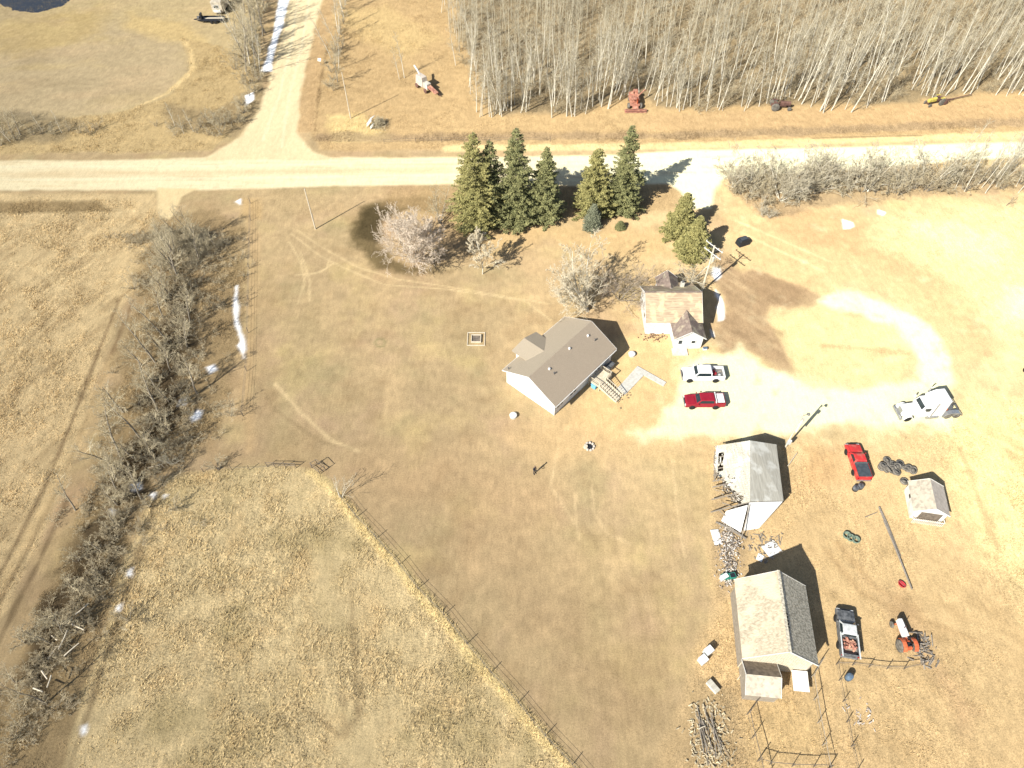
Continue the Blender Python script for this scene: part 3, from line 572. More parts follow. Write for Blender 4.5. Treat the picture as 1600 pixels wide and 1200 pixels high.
def merged(name, maker_kw, places, mt, lb, cat):
    VV, FF = [], []; k = 0; protos = []
    for sd in range(4):
        rg = np.random.default_rng(900+sd); T, C = grow(rg, **maker_kw); V1, F1 = segs_mesh(T, 4); V2, F2 = segs_mesh(C, 3); protos.append((np.vstack([V1, V2]), np.vstack([F1, F2+len(V1)])))
    for x, y in places:
        V, F = random.choice(protos); a = random.uniform(0, 6.28); s_ = random.uniform(.75, 1.15)
        Q = V*s_; Q = np.column_stack([Q[:, 0]*math.cos(a)-Q[:, 1]*math.sin(a)+x, Q[:, 0]*math.sin(a)+Q[:, 1]*math.cos(a)+y, Q[:, 2]]); VV.append(Q); FF.append(F+k); k += len(Q)
    return tag(npmesh(name, np.vstack(VV), np.vstack(FF), 4, mt), lb, cat, kind='stuff')
merged('aspen_thicket', dict(h=12, r0=.09, first=.3, nb=13, blen=.22, up=.7, depth=2, sub=5, rmin=.014, wig=.03, lean=.04), pts[290:], M['aspen_twig'], 'mass of grey bare aspens filling the wood behind its front rows', 'wood')
und = []
while len(und) < 1000:
    x = random.uniform(-20, 128); y = random.uniform(124, 192)
    if inwood(x, y-random.uniform(-.5, 2)) and abs(x) < (y*_c+CAM_H*_s)*.74+2: und.append((x, y))
merged('wood_undergrowth', dict(h=4.2, r0=.03, first=.1, nb=6, blen=.4, up=.7, depth=2, sub=5, rmin=.013, wig=.12, stems=4, spreadstem=.5), und, M['brush_twig'], 'low tangled brush under the aspens of the wood', 'undergrowth')

# hedgerow down the left: poplars and shrubs along the drainage line
hl = ats([(272, 372), (300, 392), (285, 420), (290, 480), (268, 550), (262, 620), (250, 690), (205, 745), (180, 820), (150, 900), (115, 960), (85, 1020), (55, 1090), (30, 1160)])
def along(t): i = min(len(hl)-2, int(t*(len(hl)-1))); f = t*(len(hl)-1)-i; return hl[i]*(1-f)+hl[i+1]*f
for k in range(66):
    t = ((k+.5)/66)**1.1+random.uniform(-.01, .01); q = along(min(.999, max(0, t))); wd = 4.6 if t < .62 else 1.9
    if t > .62 and k % 3: continue
    random.choice(POP).place((q[0]+random.gauss(-.3, wd*.55), q[1]+random.gauss(0, 1.2), 0), random.uniform(0, 6.28), random.uniform(.6, 1.02)*(min(1, .55+t*4) if t < .62 else .72),
        'grey bare tree in the upper dense part of the long hedgerow' if t < .62 else 'small dark bare tree in the sparse lower part of the long hedgerow', 'trees of the upper hedgerow' if t < .62 else 'trees of the lower hedgerow')
for k in range(110):
    t = (k+.5)/110
    if t > .62 and k % 4: continue
    q = along(min(.999, t)); wd = 4.4 if t < .62 else 2.4
    random.choice(SHR).place((q[0]+random.gauss(.2, wd*.7), q[1]+random.gauss(0, 1), 0), random.uniform(0, 6.28), random.uniform(.6, 1.05),
        'brown twiggy shrub under the trees of the upper hedgerow' if t < .62 else 'brown twiggy shrub in the lower hedgerow ditch', 'shrubs of the upper hedgerow' if t < .62 else 'shrubs of the lower hedgerow')
fl = []
for k in range(760):
    t = random.random()**2.4; q = along(min(.999, t)); wd = 6.0 if t < .62 else 2.6; fl.append((q[0]+random.gauss(.2, wd*.6), q[1]+random.gauss(0, 1)))
merged('hedgerow_brush', dict(h=1.7, r0=.022, first=.1, nb=6, blen=.45, up=.8, depth=2, sub=5, rmin=.011, wig=.14, stems=5, spreadstem=.7), fl, M['brush_twig'], 'low brown brush and dead stems on the hedgerow floor', 'undergrowth')
def clump(kinds, px_list, sc, lb, gr, jit=.8):
    for x, y in px_list:
        p = at(x, y); random.choice(kinds).place((p.x+random.uniform(-jit, jit), p.y+random.uniform(-jit, jit), 0), random.uniform(0, 6.28), random.uniform(*sc), lb, gr)
# trees along the side road, both verges, and the north-west field edge
clump(POP+ASP[3:4], [(372, 40), (385, 60), (398, 75), (392, 100), (402, 118), (378, 85), (405, 95), (398, 40), (408, 55), (385, 20), (410, 20), (415, 0), (400, 5), (382, 110), (366, 65), (420, -15), (395, -20), (412, 78), (380, 45), (392, 85), (405, 30), (375, 70), (390, 30), (400, 90), (386, 98), (408, 70), (378, 15), (402, 108), (415, 50)], (.9, 1.25), 'grey bare tree in the dense row left of the side road', 'trees left of the side road')
clump(SHR, [(388, 128), (395, 140), (380, 100), (405, 125), (368, 95), (402, 70), (392, 20), (345, 200), (352, 210), (362, 195), (375, 180), (385, 165), (330, 190), (318, 200), (376, 92), (384, 80), (396, 66), (404, 50), (410, 36), (392, 48), (380, 70), (400, 96), (408, 84), (386, 118), (396, 108), (372, 60), (388, 6), (402, 22), (412, 8), (366, 112), (378, 130), (400, 118), (392, 150), (370, 190)], (.9, 1.3), 'low grey shrub in the scrub left of the side road', 'shrubs left of the side road')
clump(ASP[3:]+POP[:1], [(524, 110), (522, 92), (527, 72), (530, 50), (534, 30), (538, 10), (540, -10), (521, 130), (544, -30), (528, 60), (536, 20)], (.65, .95), 'thin bare tree in the single row right of the side road', 'trees right of the side road')
clump(SHR, [(521, 125), (523, 100), (528, 80), (531, 55), (535, 35), (538, 15), (518, 145), (522, 112), (525, 90), (529, 66), (533, 46), (536, 26), (541, 4), (519, 134), (523, 82), (530, 74), (542, -8)], (.75, 1.15), 'small shrub at the foot of the single row right of the side road', 'shrubs right of the side road')
clump(POP, [(10, 215), (24, 216), (-6, 210), (34, 212)], (.55, .75), 'bare tree in the clump at the far left beside the road', 'far left roadside clump', .4)
clump(SHR, [(12, 222), (30, 218), (48, 214), (66, 212), (88, 208), (100, 206), (120, 208), (136, 208), (150, 203), (0, 224)], (.7, 1.1), 'grey shrub in the low thicket at the far left beside the road', 'far left roadside shrubs')
clump(SHR, [(262, 205), (280, 208), (300, 210), (320, 212), (340, 214), (290, 200), (245, 198)], (.5, .8), 'grey shrub in the scrub inside the road corner', 'shrubs inside the road corner')
clump(ASP[5:], [(288, 208), (300, 206), (275, 200), (70, 203), (96, 208), (18, 222)], (.45, .6), 'slim pale sapling in the scrub on the left side of the road', 'saplings left of the crossing', .3)
for px, sc, lb in (((624, 124), .62, 'crooked bare aspen left of two beside the derelict machine'), ((632, 122), .85, 'tall straight aspen right of two beside the derelict machine'), ((712, 102), .8, 'lone pale aspen standing just left of the wood'), ((750, 183), .75, 'short aspen at the left foot of the wood')):
    random.choice(ASP[:2]).place(at(*px), random.uniform(0, 6), sc, lb)
clump(ASP, [(716, 60), (735, 75), (725, 40), (745, 90), (705, 30), (735, 150), (740, 120), (690, 20), (700, 8)], (.55, .8), 'bare aspen in the thin stand left of the wood', 'thin stand left of the wood')
# shrub belt between the road and the farmyard
clump(BUS, [(1150, 290), (1172, 300), (1198, 290), (1215, 300), (1240, 296), (1262, 290), (1285, 300), (1305, 292), (1330, 298), (1350, 294), (1375, 290), (1400, 296), (1420, 288), (1445, 292), (1465, 286), (1225, 312), (1250, 310)], (1.45, 2.1), 'rounded pale grey shrub in the belt between road and farmyard', 'shrub belt south of the road')
clump(SHR, [(1160, 305), (1185, 298), (1210, 306), (1230, 300), (1270, 300), (1320, 302), (1360, 300), (1390, 298), (1430, 298), (1455, 296), (1480, 290), (1500, 288), (1520, 286), (1545, 290), (1570, 284), (1590, 288), (1146, 286), (1158, 294), (1170, 286), (1184, 292), (1150, 298), (1176, 306), (1200, 318), (1216, 292), (1240, 306), (1280, 288), (1300, 286), (1340, 290), (1370, 304), (1410, 304), (1440, 300), (1470, 300), (1510, 300), (1560, 300)], (1.3, 2.0), 'low dark twiggy shrub in the belt between road and farmyard', 'low shrubs south of the road')
clump(ASP, [(1480, 288), (1492, 295), (1500, 282), (1512, 292), (1522, 278), (1530, 290), (1540, 280), (1550, 294), (1558, 275), (1566, 290), (1575, 280), (1584, 292), (1592, 272), (1600, 288), (1612, 280), (1622, 292), (1505, 298), (1590, 298), (1536, 298), (1470, 280), (1486, 276), (1508, 274), (1524, 288), (1545, 270), (1560, 284), (1572, 268), (1580, 262), (1596, 256), (1604, 270), (1615, 262), (1598, 284)], (.62, .95), 'slender aspen sapling in the grove at the right end of the shrub belt', 'saplings at the right end of the belt')
for px, sc, lb in (((1190, 335), .8, 'bare leaning tree with pale trunk at the left end of the shrub belt'), ((1202, 340), .7, 'small forked pale tree at the near edge of the shrub belt')):
    random.choice(BUS).place(at(*px), random.uniform(0, 6), sc, lb)
POP[0].place(at(1572, 322), 1., .38, 'low dark bare shrub alone on the pale ground at the right edge')
BUS[1].place(at(268, 725), 1., .7, 'yellow green tinged bush at the end of the plank fence by the hedgerow')

# ------------------------------------------------------------------ materials of built things
mat('white_siding', (.80, .80, .78), (.74, .74, .72), 2); mat('white_paint', (.80, .79, .75), (.74, .72, .67), 1.5, c3=(.66, .62, .54), s3=1.4)
mat('shingle', (.43, .35, .26), (.31, .25, .185), 7, stretch=(.6, 9, 9), contrast=(.3, .7), bump=.8, bscale=14)
mat('shingle_lit', (.50, .42, .31), (.36, .30, .22), 7, stretch=(.6, 9, 9), contrast=(.3, .7), bump=.8, bscale=14)  # same shingles, the brighter slope's light put into the colour
mat('mossy_roof', (.50, .405, .27), (.37, .27, .18), 2.2, stretch=(.35, 3, 3), contrast=(.38, .62), c3=(.56, .49, .30), s3=.9, bump=.6, bscale=12)
mat('brown_roof', (.27, .21, .175), (.19, .145, .12), 2.5, c3=(.42, .36, .26), s3=.8, bump=.5, bscale=12)
mat('bleached_shakes', (.55, .475, .35), (.36, .305, .22), 5, stretch=(1, .6, .6), contrast=(.35, .65), c3=(.62, .52, .37), s3=.5, bump=.9, bscale=9)
mat('shade_offset_shakes', (.66, .60, .47), (.32, .29, .22), 6, stretch=(1, .6, .6), contrast=(.38, .62), bump=1., bscale=9)  # barn shakes for the shaded slope, colour raised to offset the shade
mat('grey_tin', (.56, .53, .44), (.42, .39, .32), 1.2, stretch=(6, .5, .5), contrast=(.35, .65), c3=(.68, .66, .58), s3=.6, rough=.65)
mat('pale_felt', (.56, .50, .39), (.46, .41, .32), 2.5, c3=(.38, .33, .26), s3=2.2, rough=.9); mat('grey_felt', (.60, .53, .45), (.46, .40, .34), 2.2)
mat('old_wood', (.40, .35, .28), (.22, .19, .15), 3, stretch=(1, 1, 6)); mat('grey_wood', (.34, .30, .25), (.18, .155, .125), 3, stretch=(.5, 5, 5)); mat('pale_wood', (.70, .62, .48), (.55, .48, .36), 3)
mat('dark_wood', (.22, .18, .14), (.12, .10, .08), 3); mat('black_gap', (.02, .02, .018), (.015, .015, .013)); mat('trim', (.74, .73, .70), (.66, .65, .62), 3)
mat('glass', (.03, .045, .05), (.02, .03, .035), 1, rough=.12, spec=.6); mat('rubber', (.028, .027, .026), (.018, .018, .017), 6, rough=.85); mat('dusty_rubber', (.23, .21, .175), (.10, .092, .08), 3, rough=.9)
mat('rim', (.5, .49, .46), (.32, .31, .29), 5, rough=.45, metal=.4); mat('chrome', (.6, .6, .58), (.45, .45, .44), 5, rough=.3, metal=.7); mat('steel', (.25, .245, .235), (.15, .145, .14), 4, rough=.5, metal=.4)
mat('paint_white', (.80, .80, .80), (.76, .76, .76), 1.5, rough=.35, spec=.5); mat('paint_maroon', (.33, .018, .035), (.26, .013, .025), 1.2, rough=.35, spec=.5)
mat('paint_red', (.62, .035, .04), (.5, .045, .04), 1.2, rough=.5, spec=.4, c3=(.5, .12, .09), s3=1.5); mat('paint_black', (.03, .033, .04), (.022, .024, .03), 2, rough=.45); mat('paint_grey', (.17, .175, .18), (.06, .065, .07), 2.5, rough=.5)
mat('tonneau', (.075, .088, .10), (.05, .06, .07), 3, rough=.6); mat('orange', (.68, .17, .07), (.50, .11, .045), 2, rough=.6); mat('rust', (.50, .24, .17), (.33, .14, .10), 3, rough=.85, c3=(.60, .33, .22), s3=2)
mat('rust_dark', (.20, .11, .085), (.11, .06, .05), 3, rough=.85); mat('yellow', (.66, .55, .12), (.45, .36, .08), 2.5); mat('teal', (.04, .30, .22), (.03, .2, .15), 3); mat('light_blue', (.20, .50, .68), (.15, .40, .56), 3)
mat('blue_grey', (.13, .19, .26), (.08, .12, .17), 3); mat('tin_white', (.66, .68, .66), (.45, .47, .46), 3, rough=.45); mat('snow', (.84, .85, .86), (.72, .74, .77), 3, bump=.8, bscale=6); mat('red_paint_old', (.55, .05, .06), (.4, .03, .04), 3)
mat('concrete', (.62, .60, .54), (.5, .48, .42), 3); mat('amber', (.6, .2, .02), (.5, .15, .02)); mat('lamp_glass', (.8, .8, .76), (.7, .7, .68), 3, rough=.2); mat('tail_red', (.4, .01, .01), (.35, .01, .01), 3, rough=.3)
W = M

# ------------------------------------------------------------------ houses
def gable(t, L, Wd, hw, hr, wallm, roofm, oh=.4, oe=.4, th=.12, z0=-.1, roofm2=None, names=('wall', 'roof')):
    x, y = L/2, Wd/2
    MB().add([(-x, -y, z0), (x, -y, z0), (x, y, z0), (-x, y, z0), (-x, -y, hw), (x, -y, hw), (x, y, hw), (-x, y, hw), (-x, 0, hr-.04), (x, 0, hr-.04)],
             [(0, 1, 5, 4), (2, 3, 7, 6), (1, 2, 6, 9, 5), (3, 0, 4, 8, 7), (0, 3, 2, 1), (4, 5, 9, 8), (6, 7, 8, 9)]).build(names[0], wallm, t)
    k = (hr-hw)/y; X_, Y_ = x+oe, y+oh; ze = hr-k*Y_
    MB().slab([(-X_, 0, hr+th), (X_, 0, hr+th), (X_, -Y_, ze+th), (-X_, -Y_, ze+th)], th).build(names[1], roofm, t)
    MB().slab([(-X_, 0, hr+th), (X_, 0, hr+th), (X_, Y_, ze+th), (-X_, Y_, ze+th)], th).build(names[1], roofm2 or roofm, t)
    for sx in (-1, 1):
        for sy in (-1, 1): MB().bar((sx*(X_+.012), sy*.02, hr+th*.45), (sx*(X_+.012), sy*Y_, ze+th*.45), .03, .16).build('trim', W['trim'], t)
def window(t, c, d, rz=0., sill=True):
    f = MB(); w_, h_ = d; cx, cy, cz = c; ux, uy = math.cos(rz), math.sin(rz)
    for sx in (-1, 1): f.box((cx+ux*sx*w_/2, cy+uy*sx*w_/2, cz), (.08, .09, h_+.08), rz)
    for sz in (-1, 1): f.box((cx, cy, cz+sz*h_/2), (w_-.08, .09, .08), rz)
    o = f.build('window', W['trim'], t); MB().box(c, (w_-.08, .045, h_-.08), rz).build('pane', W['glass'], o); return o
# the newer grey roofed house: local x runs along the ridge to the north-east
HA = math.atan2(10.1, 8.95); h = thing('house', 'newer one storey house with grey shingle roof and white end wall', 'house', (6.62, 63.45, 0), HA)
gable(h, 12.6, 8.5, 2.75, 4.85, W['white_siding'], W['shingle'], .42, .42, .14, roofm2=W['shingle_lit'])
cg = thing('front_gable', '', None); cg.parent = h; cg.location = (-1.25, 0, 0)
MB().add([(-2.1, 4.2, -.1), (2.1, 4.2, -.1), (2.1, 5.1, -.1), (-2.1, 5.1, -.1), (-2.1, 4.2, 3.5), (2.1, 4.2, 3.2), (2.1, 5.1, 3.2), (-2.1, 5.1, 3.5), (0, 4.2, 3.88), (0, 5.1, 3.88)],
         [(0, 3, 2, 1), (1, 2, 6, 5), (3, 0, 4, 7), (2, 3, 7, 9, 6), (4, 8, 9, 7), (5, 6, 9, 8)]).build('gable_wall', W['white_siding'], cg)
def zr(y): return 4.85+.14-abs(y)*(2.1/4.25)
yv0 = (4.85+.14-4.07)/(2.1/4.25)
for sx in (-1, 1): MB().slab([(0, yv0-.1, 4.07), (0, 5.5, 4.07), (sx*2.6, 5.5, 4.07-2.6*(.34, .18)[sx < 0]), (sx*2.6, (4.99-(4.07-2.6*(.34, .18)[sx < 0]))/(2.1/4.25)-.1, 4.07-2.6*(.34, .18)[sx < 0])], .12).build('gable_roof', W['shingle_lit'], cg)
for x_, y_, big_ in ((4.55, -1.1, 1), (.9, -.75, 1), (-3.6, -.95, 1), (-3.55, -1.75, 0), (4.9, -2.1, 0), (-6.3, 3.9, 0)):
    z_ = zr(y_)
    MB().lathe([(.13, -.1), (.13, .14), (.18, .15), (.15, .25), (.04, .3)] if big_ else [(.07, -.1), (.07, .34), (.1, .35), (.1, .4)], (x_, y_, z_)).build('roof_vent', W['trim'] if big_ else W['steel'], h)
for x_ in (-5.2, -2.4, 2.9): window(h, (x_-.35, -4.27, 1.5), (.62, .95)); window(h, (x_+.35, -4.27, 1.5), (.62, .95))
window(h, (5.2, -4.27, 1.55), (1., .9)); window(h, (6.32, -1.7, 1.6), (1.3, 1.), math.pi/2); window(h, (-3.8, 4.27, 1.6), (1.4, 1.)); window(h, (4, 4.27, 1.6), (1.6, 1.1))
dr = MB().box((1.55, -4.28, 1.15), (.95, .06, 2.05)).build('door', W['trim'], h); MB().lathe([(.03, 0), (.03, .06)], (1.9, -4.33, 1.15), 8, 'Y').build('handle', W['steel'], dr)
for sy in (-1, 1): MB().box((0, sy*4.72, 2.52), (13.3, .1, .12)).build('gutter', W['trim'], h)
MB().bar((-6.33, -4.29, 0), (-6.33, -4.29, 2.6), .07).build('downpipe', W['trim'], h)
# timber deck, rail and stairs on its shaded side
d = thing('timber_deck', 'weathered pale timber deck with railed stairs on the shaded side of the grey roofed house', 'deck', (6.62, 63.45, 0), HA)
f = MB(); [f.box((.9+.155*k, -5.35, .86), (.14, 1.95, .05)) for k in range(19)]; f.build('deck_boards', W['pale_wood'], d)
f = MB(); [f.bar((x_, y_, -.1), (x_, y_, 1.75), .1) for x_ in (.95, 2.3, 3.6) for y_ in (-6.25,)]; [f.bar((x_, -4.5, -.1), (x_, -4.5, 1.75), .1) for x_ in (.95, 3.6)]; f.build('post', W['pale_wood'], d)
def rail_(a, b, nb):
    f = MB(); a = Vector(a); b = Vector(b); f.bar(a, b, .09, .05); f.bar(a-Vector((0, 0, .72)), b-Vector((0, 0, .72)), .05, .07)
    for k in range(nb): q = a.lerp(b, (k+.5)/nb); f.bar(q-Vector((0, 0, .74)), q-Vector((0, 0, .02)), .035)
    f.build('railing', W['pale_wood'], d)
rail_((.95, -6.27, 1.76), (.95, -4.5, 1.76), 9); rail_((3.6, -6.27, 1.76), (3.6, -4.5, 1.76), 9); rail_((2.35, -6.27, 1.76), (3.6, -6.27, 1.76), 6)
f = MB(); 
for k in range(8): f.box((1.65, -6.5-.36*k, .78-.1*k), (1.35, .3, .045))
f.build('stair_tread', W['pale_wood'], d)
f = MB(); [f.bar((x_, -6.3, .74), (x_, -9.3, -.04), .06, .22) for x_ in (.93, 2.37)]; f.build('stringer', W['pale_wood'], d)
for x_ in (.93, 2.37): rail_((x_, -6.3, 1.7), (x_, -9.2, .85), 9); MB().bar((x_, -9.2, -.1), (x_, -9.2, .9), .09).build('post', W['pale_wood'], d)
b = thing('blue_tub', 'light blue plastic tub beside the deck stairs', 'tub', at(930, 604), HA)
MB().box((0, 0, .36), (1.05, .7, .72), taper=1.1).build('shell', W['light_blue'], b, bevel=.05); MB().box((0, 0, .74), (1.2, .84, .05)).build('lid', W['light_blue'], b, bevel=.02)
b = thing('storage_bench', 'grey padded bench seat against the shaded wall near the deck', 'bench', (6.62+math.cos(HA)*5-math.sin(HA)*-4.95, 63.45+math.sin(HA)*5+math.cos(HA)*-4.95, 0), HA)
MB().box((0, 0, .4), (1.5, .7, .8)).build('base', W['grey_wood'], b); MB().box((0, -.02, .86), (1.6, .8, .1)).build('cushion', W['paint_grey'], b, bevel=.04)
bw = ats([(996, 572.5), (1041, 598), (1036.5, 604), (1006, 587), (977, 617), (962, 610)])
f = MB().prism([tuple(q) for q in bw][::-1], -.05, .13); tag(f.build('boardwalk', W['concrete']), 'pale L shaped walkway from the deck stairs to the parked pickups', 'walkway')
for q, lb in (((987, 555), 'white round septic lid right of the house in the edge of its shadow'), ((802, 651), 'white round septic lid off the lower left corner of the house')):
    t = thing('septic_lid', lb, 'tank lid', at(*q)); MB().lathe([(.47, -.1), (.47, .34), (.0, .34)]).build('riser', W['concrete'], t); MB().lathe([(.5, .345), (.5, .41), (.4, .46), (0, .48)]).build('cap', W['white_siding'], t, True)
t = thing('fire_pit', 'ring of grey stones round an ash pit on the dry lawn', 'fire pit', at(921, 698))
for k in range(9): a = k*.7; MB().box((math.cos(a)*.58, math.sin(a)*.58, .1), (.3, .36, .28), a, taper=.75).build('stone', W['grey_felt'], t, bevel=.06)
MB().lathe([(.5, .0), (.5, .03), (0, .05)]).build('ash', W['paint_black'], t)
t = thing('split_log', 'pale stump beside the ring of stones', 'stump', at(915, 699)); MB().tube([(0, 0, -.05), (0, .02, .32)], [.3, .26], 12).build('wood', W['pale_wood'], t)
t = thing('garden_frame', 'two nested pale timber squares lying on the lawn left of the house', 'garden bed', at(744, 530))
for nm, hs, hh in (('outer_frame', 1.25, .14), ('inner_frame', .68, .3)):
    f = MB(); [f.box((0, s_*hs, hh/2-.03), (hs*2+.1, .1, hh)) for s_ in (-1, 1)]; [f.box((s_*hs, 0, hh/2-.03), (.1, hs*2-.1, hh)) for s_ in (-1, 1)]; f.build(nm, W['pale_wood'], t)
MB().box((0, 0, .06), (1.25, 1.25, .14)).build('soil', W['dark_wood'], t)

# the old white cottage
c = thing('old_cottage', 'old white cottage with mossy brown roof and a front porch gable', 'house', (23.25, 74.0, 0))
gable(c, 7.5, 6.7, 3.0, 5.1, W['white_paint'], W['mossy_roof'], .45, .35, .12)
p = thing('porch', '', None); p.parent = c; p.location = (1.9, -4.35, 0); p.rotation_euler = (0, 0, R(92))
gable(p, 3.8, 3.9, 2.45, 3.75, W['white_paint'], W['brown_roof'], .35, .3, .1, names=('porch_wall', 'porch_roof'))
q = MB().box((.75, -6.26, 1.05), (.9, .06, 1.95)).build('door', W['white_siding'], c); MB().box((.75, -6.305, 1.45), (.5, .03, .7)).build('door_window', W['glass'], q)
window(c, (2.6, -6.27, 1.5), (.6, .6)); window(c, (-3.78, -1.2, 1.7), (.9, 1.), math.pi/2); window(c, (-3.78, 1.6, 1.7), (.8, 1.), math.pi/2)
q = thing('rear_wing', '', None); q.parent = c; q.location = (.25, 4.2, 0); q.rotation_euler = (0, 0, R(90))
gable(q, 3.2, 2.9, 2.5, 3.75, W['white_paint'], W['brown_roof'], .25, .3, .1, names=('wing_wall', 'wing_roof'))
MB().box((3.0, 4.0, 1.1), (1.9, 1.8, 2.4)).build('lean_to', W['white_paint'], c); MB().slab([(1.95, 3.2, 3.0), (4.1, 3.2, 3.0), (4.1, 5.05, 2.35), (1.95, 5.05, 2.35)], .1).build('lean_to_roof', W['mossy_roof'], c)
q = MB().box((2.05, 3.25, 3.3), (.5, .5, 1.5)).build('chimney', W['concrete'], c); MB().lathe([(.13, 0), (.13, .35), (.0, .35)], (2.05, 3.25, 4.05)).build('chimney_pot', W['steel'], q)
MB().box((0, 0, 5.24), (8.3, .26, .07)).build('ridge_cap', W['brown_roof'], c)
MB().box((.8, -6.95, .08), (2.2, 1.3, .22)).build('doorstep', W['concrete'], c)
t = thing('barbecue', 'small black barbecue by the cottage porch door', 'barbecue', at(1056, 543)); MB().tube([(0, 0, .75), (0, 0, .95), (0, 0, 1.05)], [.26, .3, .12], 10).build('lid', W['paint_black'], t); f = MB(); [f.bar((.25*math.cos(a), .25*math.sin(a), -.02), (.12*math.cos(a), .12*math.sin(a), .8), .04) for a in (0, 2.1, 4.2)]; f.build('stand', W['steel'], t)
t = thing('picnic_cooler', 'small white box on the ground right of the cottage porch', 'box', at(1101, 546), .1); MB().box((0, 0, .17), (.6, .36, .34)).build('body', W['white_siding'], t, bevel=.03); MB().box((0, 0, .37), (.64, .4, .06)).build('lid', W['blue_grey'], t)

# the big barn with its lean-to shed
bn = thing('barn', 'big old barn with bleached shake roof, the steepest roof in the yard', 'barn', (27.5, 26.85, 0), R(-95.5))
# local x = along the ridge (towards the south), local y = east side is +
gable(bn, 7.9, 6.9, 3.6, 6.45, W['old_wood'], W['bleached_shakes'], .35, .25, .12, roofm2=W['shade_offset_shakes'])
f = MB(); [f.box((3.96, -3.3+.24*k, 1.7), (.03, .2, 3.3)) for k in range(28)]; f.build('end_boards', W['pale_wood'], bn)
f = MB()
for k in range(26): z_ = min(6.2, 6.3-abs(-3.2+.256*k)*.82); f.box((3.975, -3.2+.256*k, (3.4+z_)/2), (.035, .21, z_-3.4))
f.build('gable_boards', W['pale_wood'], bn)
f = MB(); [f.box((.3+.35*k, .32, 6.36), (.2, .12, .06)) for k in range(5)]; f.build('roof_hole', W['black_gap'], bn)
MB().box((0, 0, 6.6), (8.5, .3, .06)).build('ridge_cap', W['shade_offset_shakes'], bn)
ln = thing('lean_to_shed', '', None); ln.parent = bn; ln.location = (5.6, -1.72, 0); ln.rotation_euler = (0, 0, math.pi/2)
gable(ln, 3.2, 3.2, 2.1, 3.0, W['old_wood'], W['dark_wood'], .15, .15, .08, names=('shed_wall', 'shed_roof'), roofm2=W['dark_wood'])
for ch in ln.children:
    if ch.name.startswith('shed_roof') and min(v.co.y for v in ch.data.vertices) < -.5: ch.data.materials[0] = W['pale_felt']
MB().box((5.1, 2.6, 1.0), (2.0, 1.6, .07), ry=.12).build('door', W['white_paint'], bn)

# the half collapsed barn: roof sheets with ragged holes, fallen white wall
ob = thing('collapsed_barn', 'half collapsed grey roofed barn with a ragged hole in its left side', 'barn', (0, 0, 0))
n0, n1 = Vector((29.15, 48.75, 4.6)), Vector((27.5, 40.5, 4.3)); e0, e1 = Vector((33.0, 49.3, 2.9)), Vector((32.1, 41.5, 2.7)); w0, w1 = Vector((25.5, 49.5, 2.3)), Vector((24.0, 41.3, .9))
MB().slab([n0, n1, e1, e0], .1).build('roof', W['grey_tin'], ob)
vs, fs = [], []; nu, nv_ = 60, 80
for j in range(nv_+1):
    for i in range(nu+1):
        a_, b_ = i/nu, j/nv_; q = n0.lerp(n1, b_).lerp(w0.lerp(w1, b_), a_); sag = -.5*math.sin(a_*2.6)*b_**2+random.gauss(0, .015); vs.append((q.x+random.gauss(0, .02), q.y, q.z+sag))
for j in range(nv_):
    for i in range(nu):
        a_, b_ = (i+.5)/nu, (j+.5)/nv_; edge_ = .96-max(0, b_-.42)*1.5+.5*(vnoise(np.array([b_*9.]), np.array([3.3]))[0]-.5)*min(1, max(0, b_-.3)*3)+random.gauss(0, .02)
        hole = (.74 < a_ < .88 and .12 < b_ < .42 and vnoise(np.array([a_*22]), np.array([b_*19]))[0] > .33) or a_ > edge_ or (b_ > .5 and a_ > .35 and vnoise(np.array([a_*30+7]), np.array([b_*30]))[0] > .8)
        if not hole: k = j*(nu+1)+i; fs.append((k, k+1, k+nu+2, k+nu+1))
o = MB().add(vs, fs).build('broken_roof', W['grey_tin'], ob); sm = o.modifiers.new('thick', 'SOLIDIFY'); sm.thickness = .06
f = MB(); [f.bar(n0.lerp(n1, k/11)-Vector((0, 0, .18)), w0.lerp(w1, k/11)-Vector((0, 0, .2+.5*(k/11)**2)), .09, .12) for k in range(12) if k not in (8, 10)]; f.build('rafter', W['grey_wood'], ob)
f = MB().slab([(25.9, 49.35, 2.2), (29.1, 48.65, 4.4), (32.7, 49.2, 2.8), (32.7, 49.2, -.1), (25.9, 49.35, -.1)], .1).slab([(32.7, 49.2, 2.85), (31.9, 41.6, 2.6), (31.9, 41.6, -.1), (32.7, 49.2, -.1)], .1)
f.slab([(25.9, 49.35, 2.2), (25.3, 45.8, 1.6), (25.3, 45.8, -.1), (25.9, 49.35, -.1)], .1); f.build('wall', W['old_wood'], ob)
f = MB().slab([(27.5, 40.45, 4.1), (32.0, 41.4, 2.6), (30.3, 40.5, .3), (29.4, 39.2, .12), (27.6, 38.9, .12)], .08); f.slab([(27.4, 40.4, 3.6), (27.1, 38.6, .25), (25.1, 40.2, .12), (25.8, 41.3, .5)], .07); f.build('fallen_wall', W['white_siding'], ob)
f = MB(); [f.bar((24.4+.35*k, 40.0-.22*k, .15), (26.3+.3*k, 38.9-.3*k, .3+.03*k), .22, .04) for k in range(5)]; f.bar((27.55, 40.3, 3.9), (26.9, 37.6, .2), .09); f.bar((25.4, 42.2, .9), (28.0, 40.0, 2.6), .08); f.bar((24.9, 41.4, .6), (26.9, 38.9, .4), .08); f.build('fallen_beam', W['grey_wood'], ob)

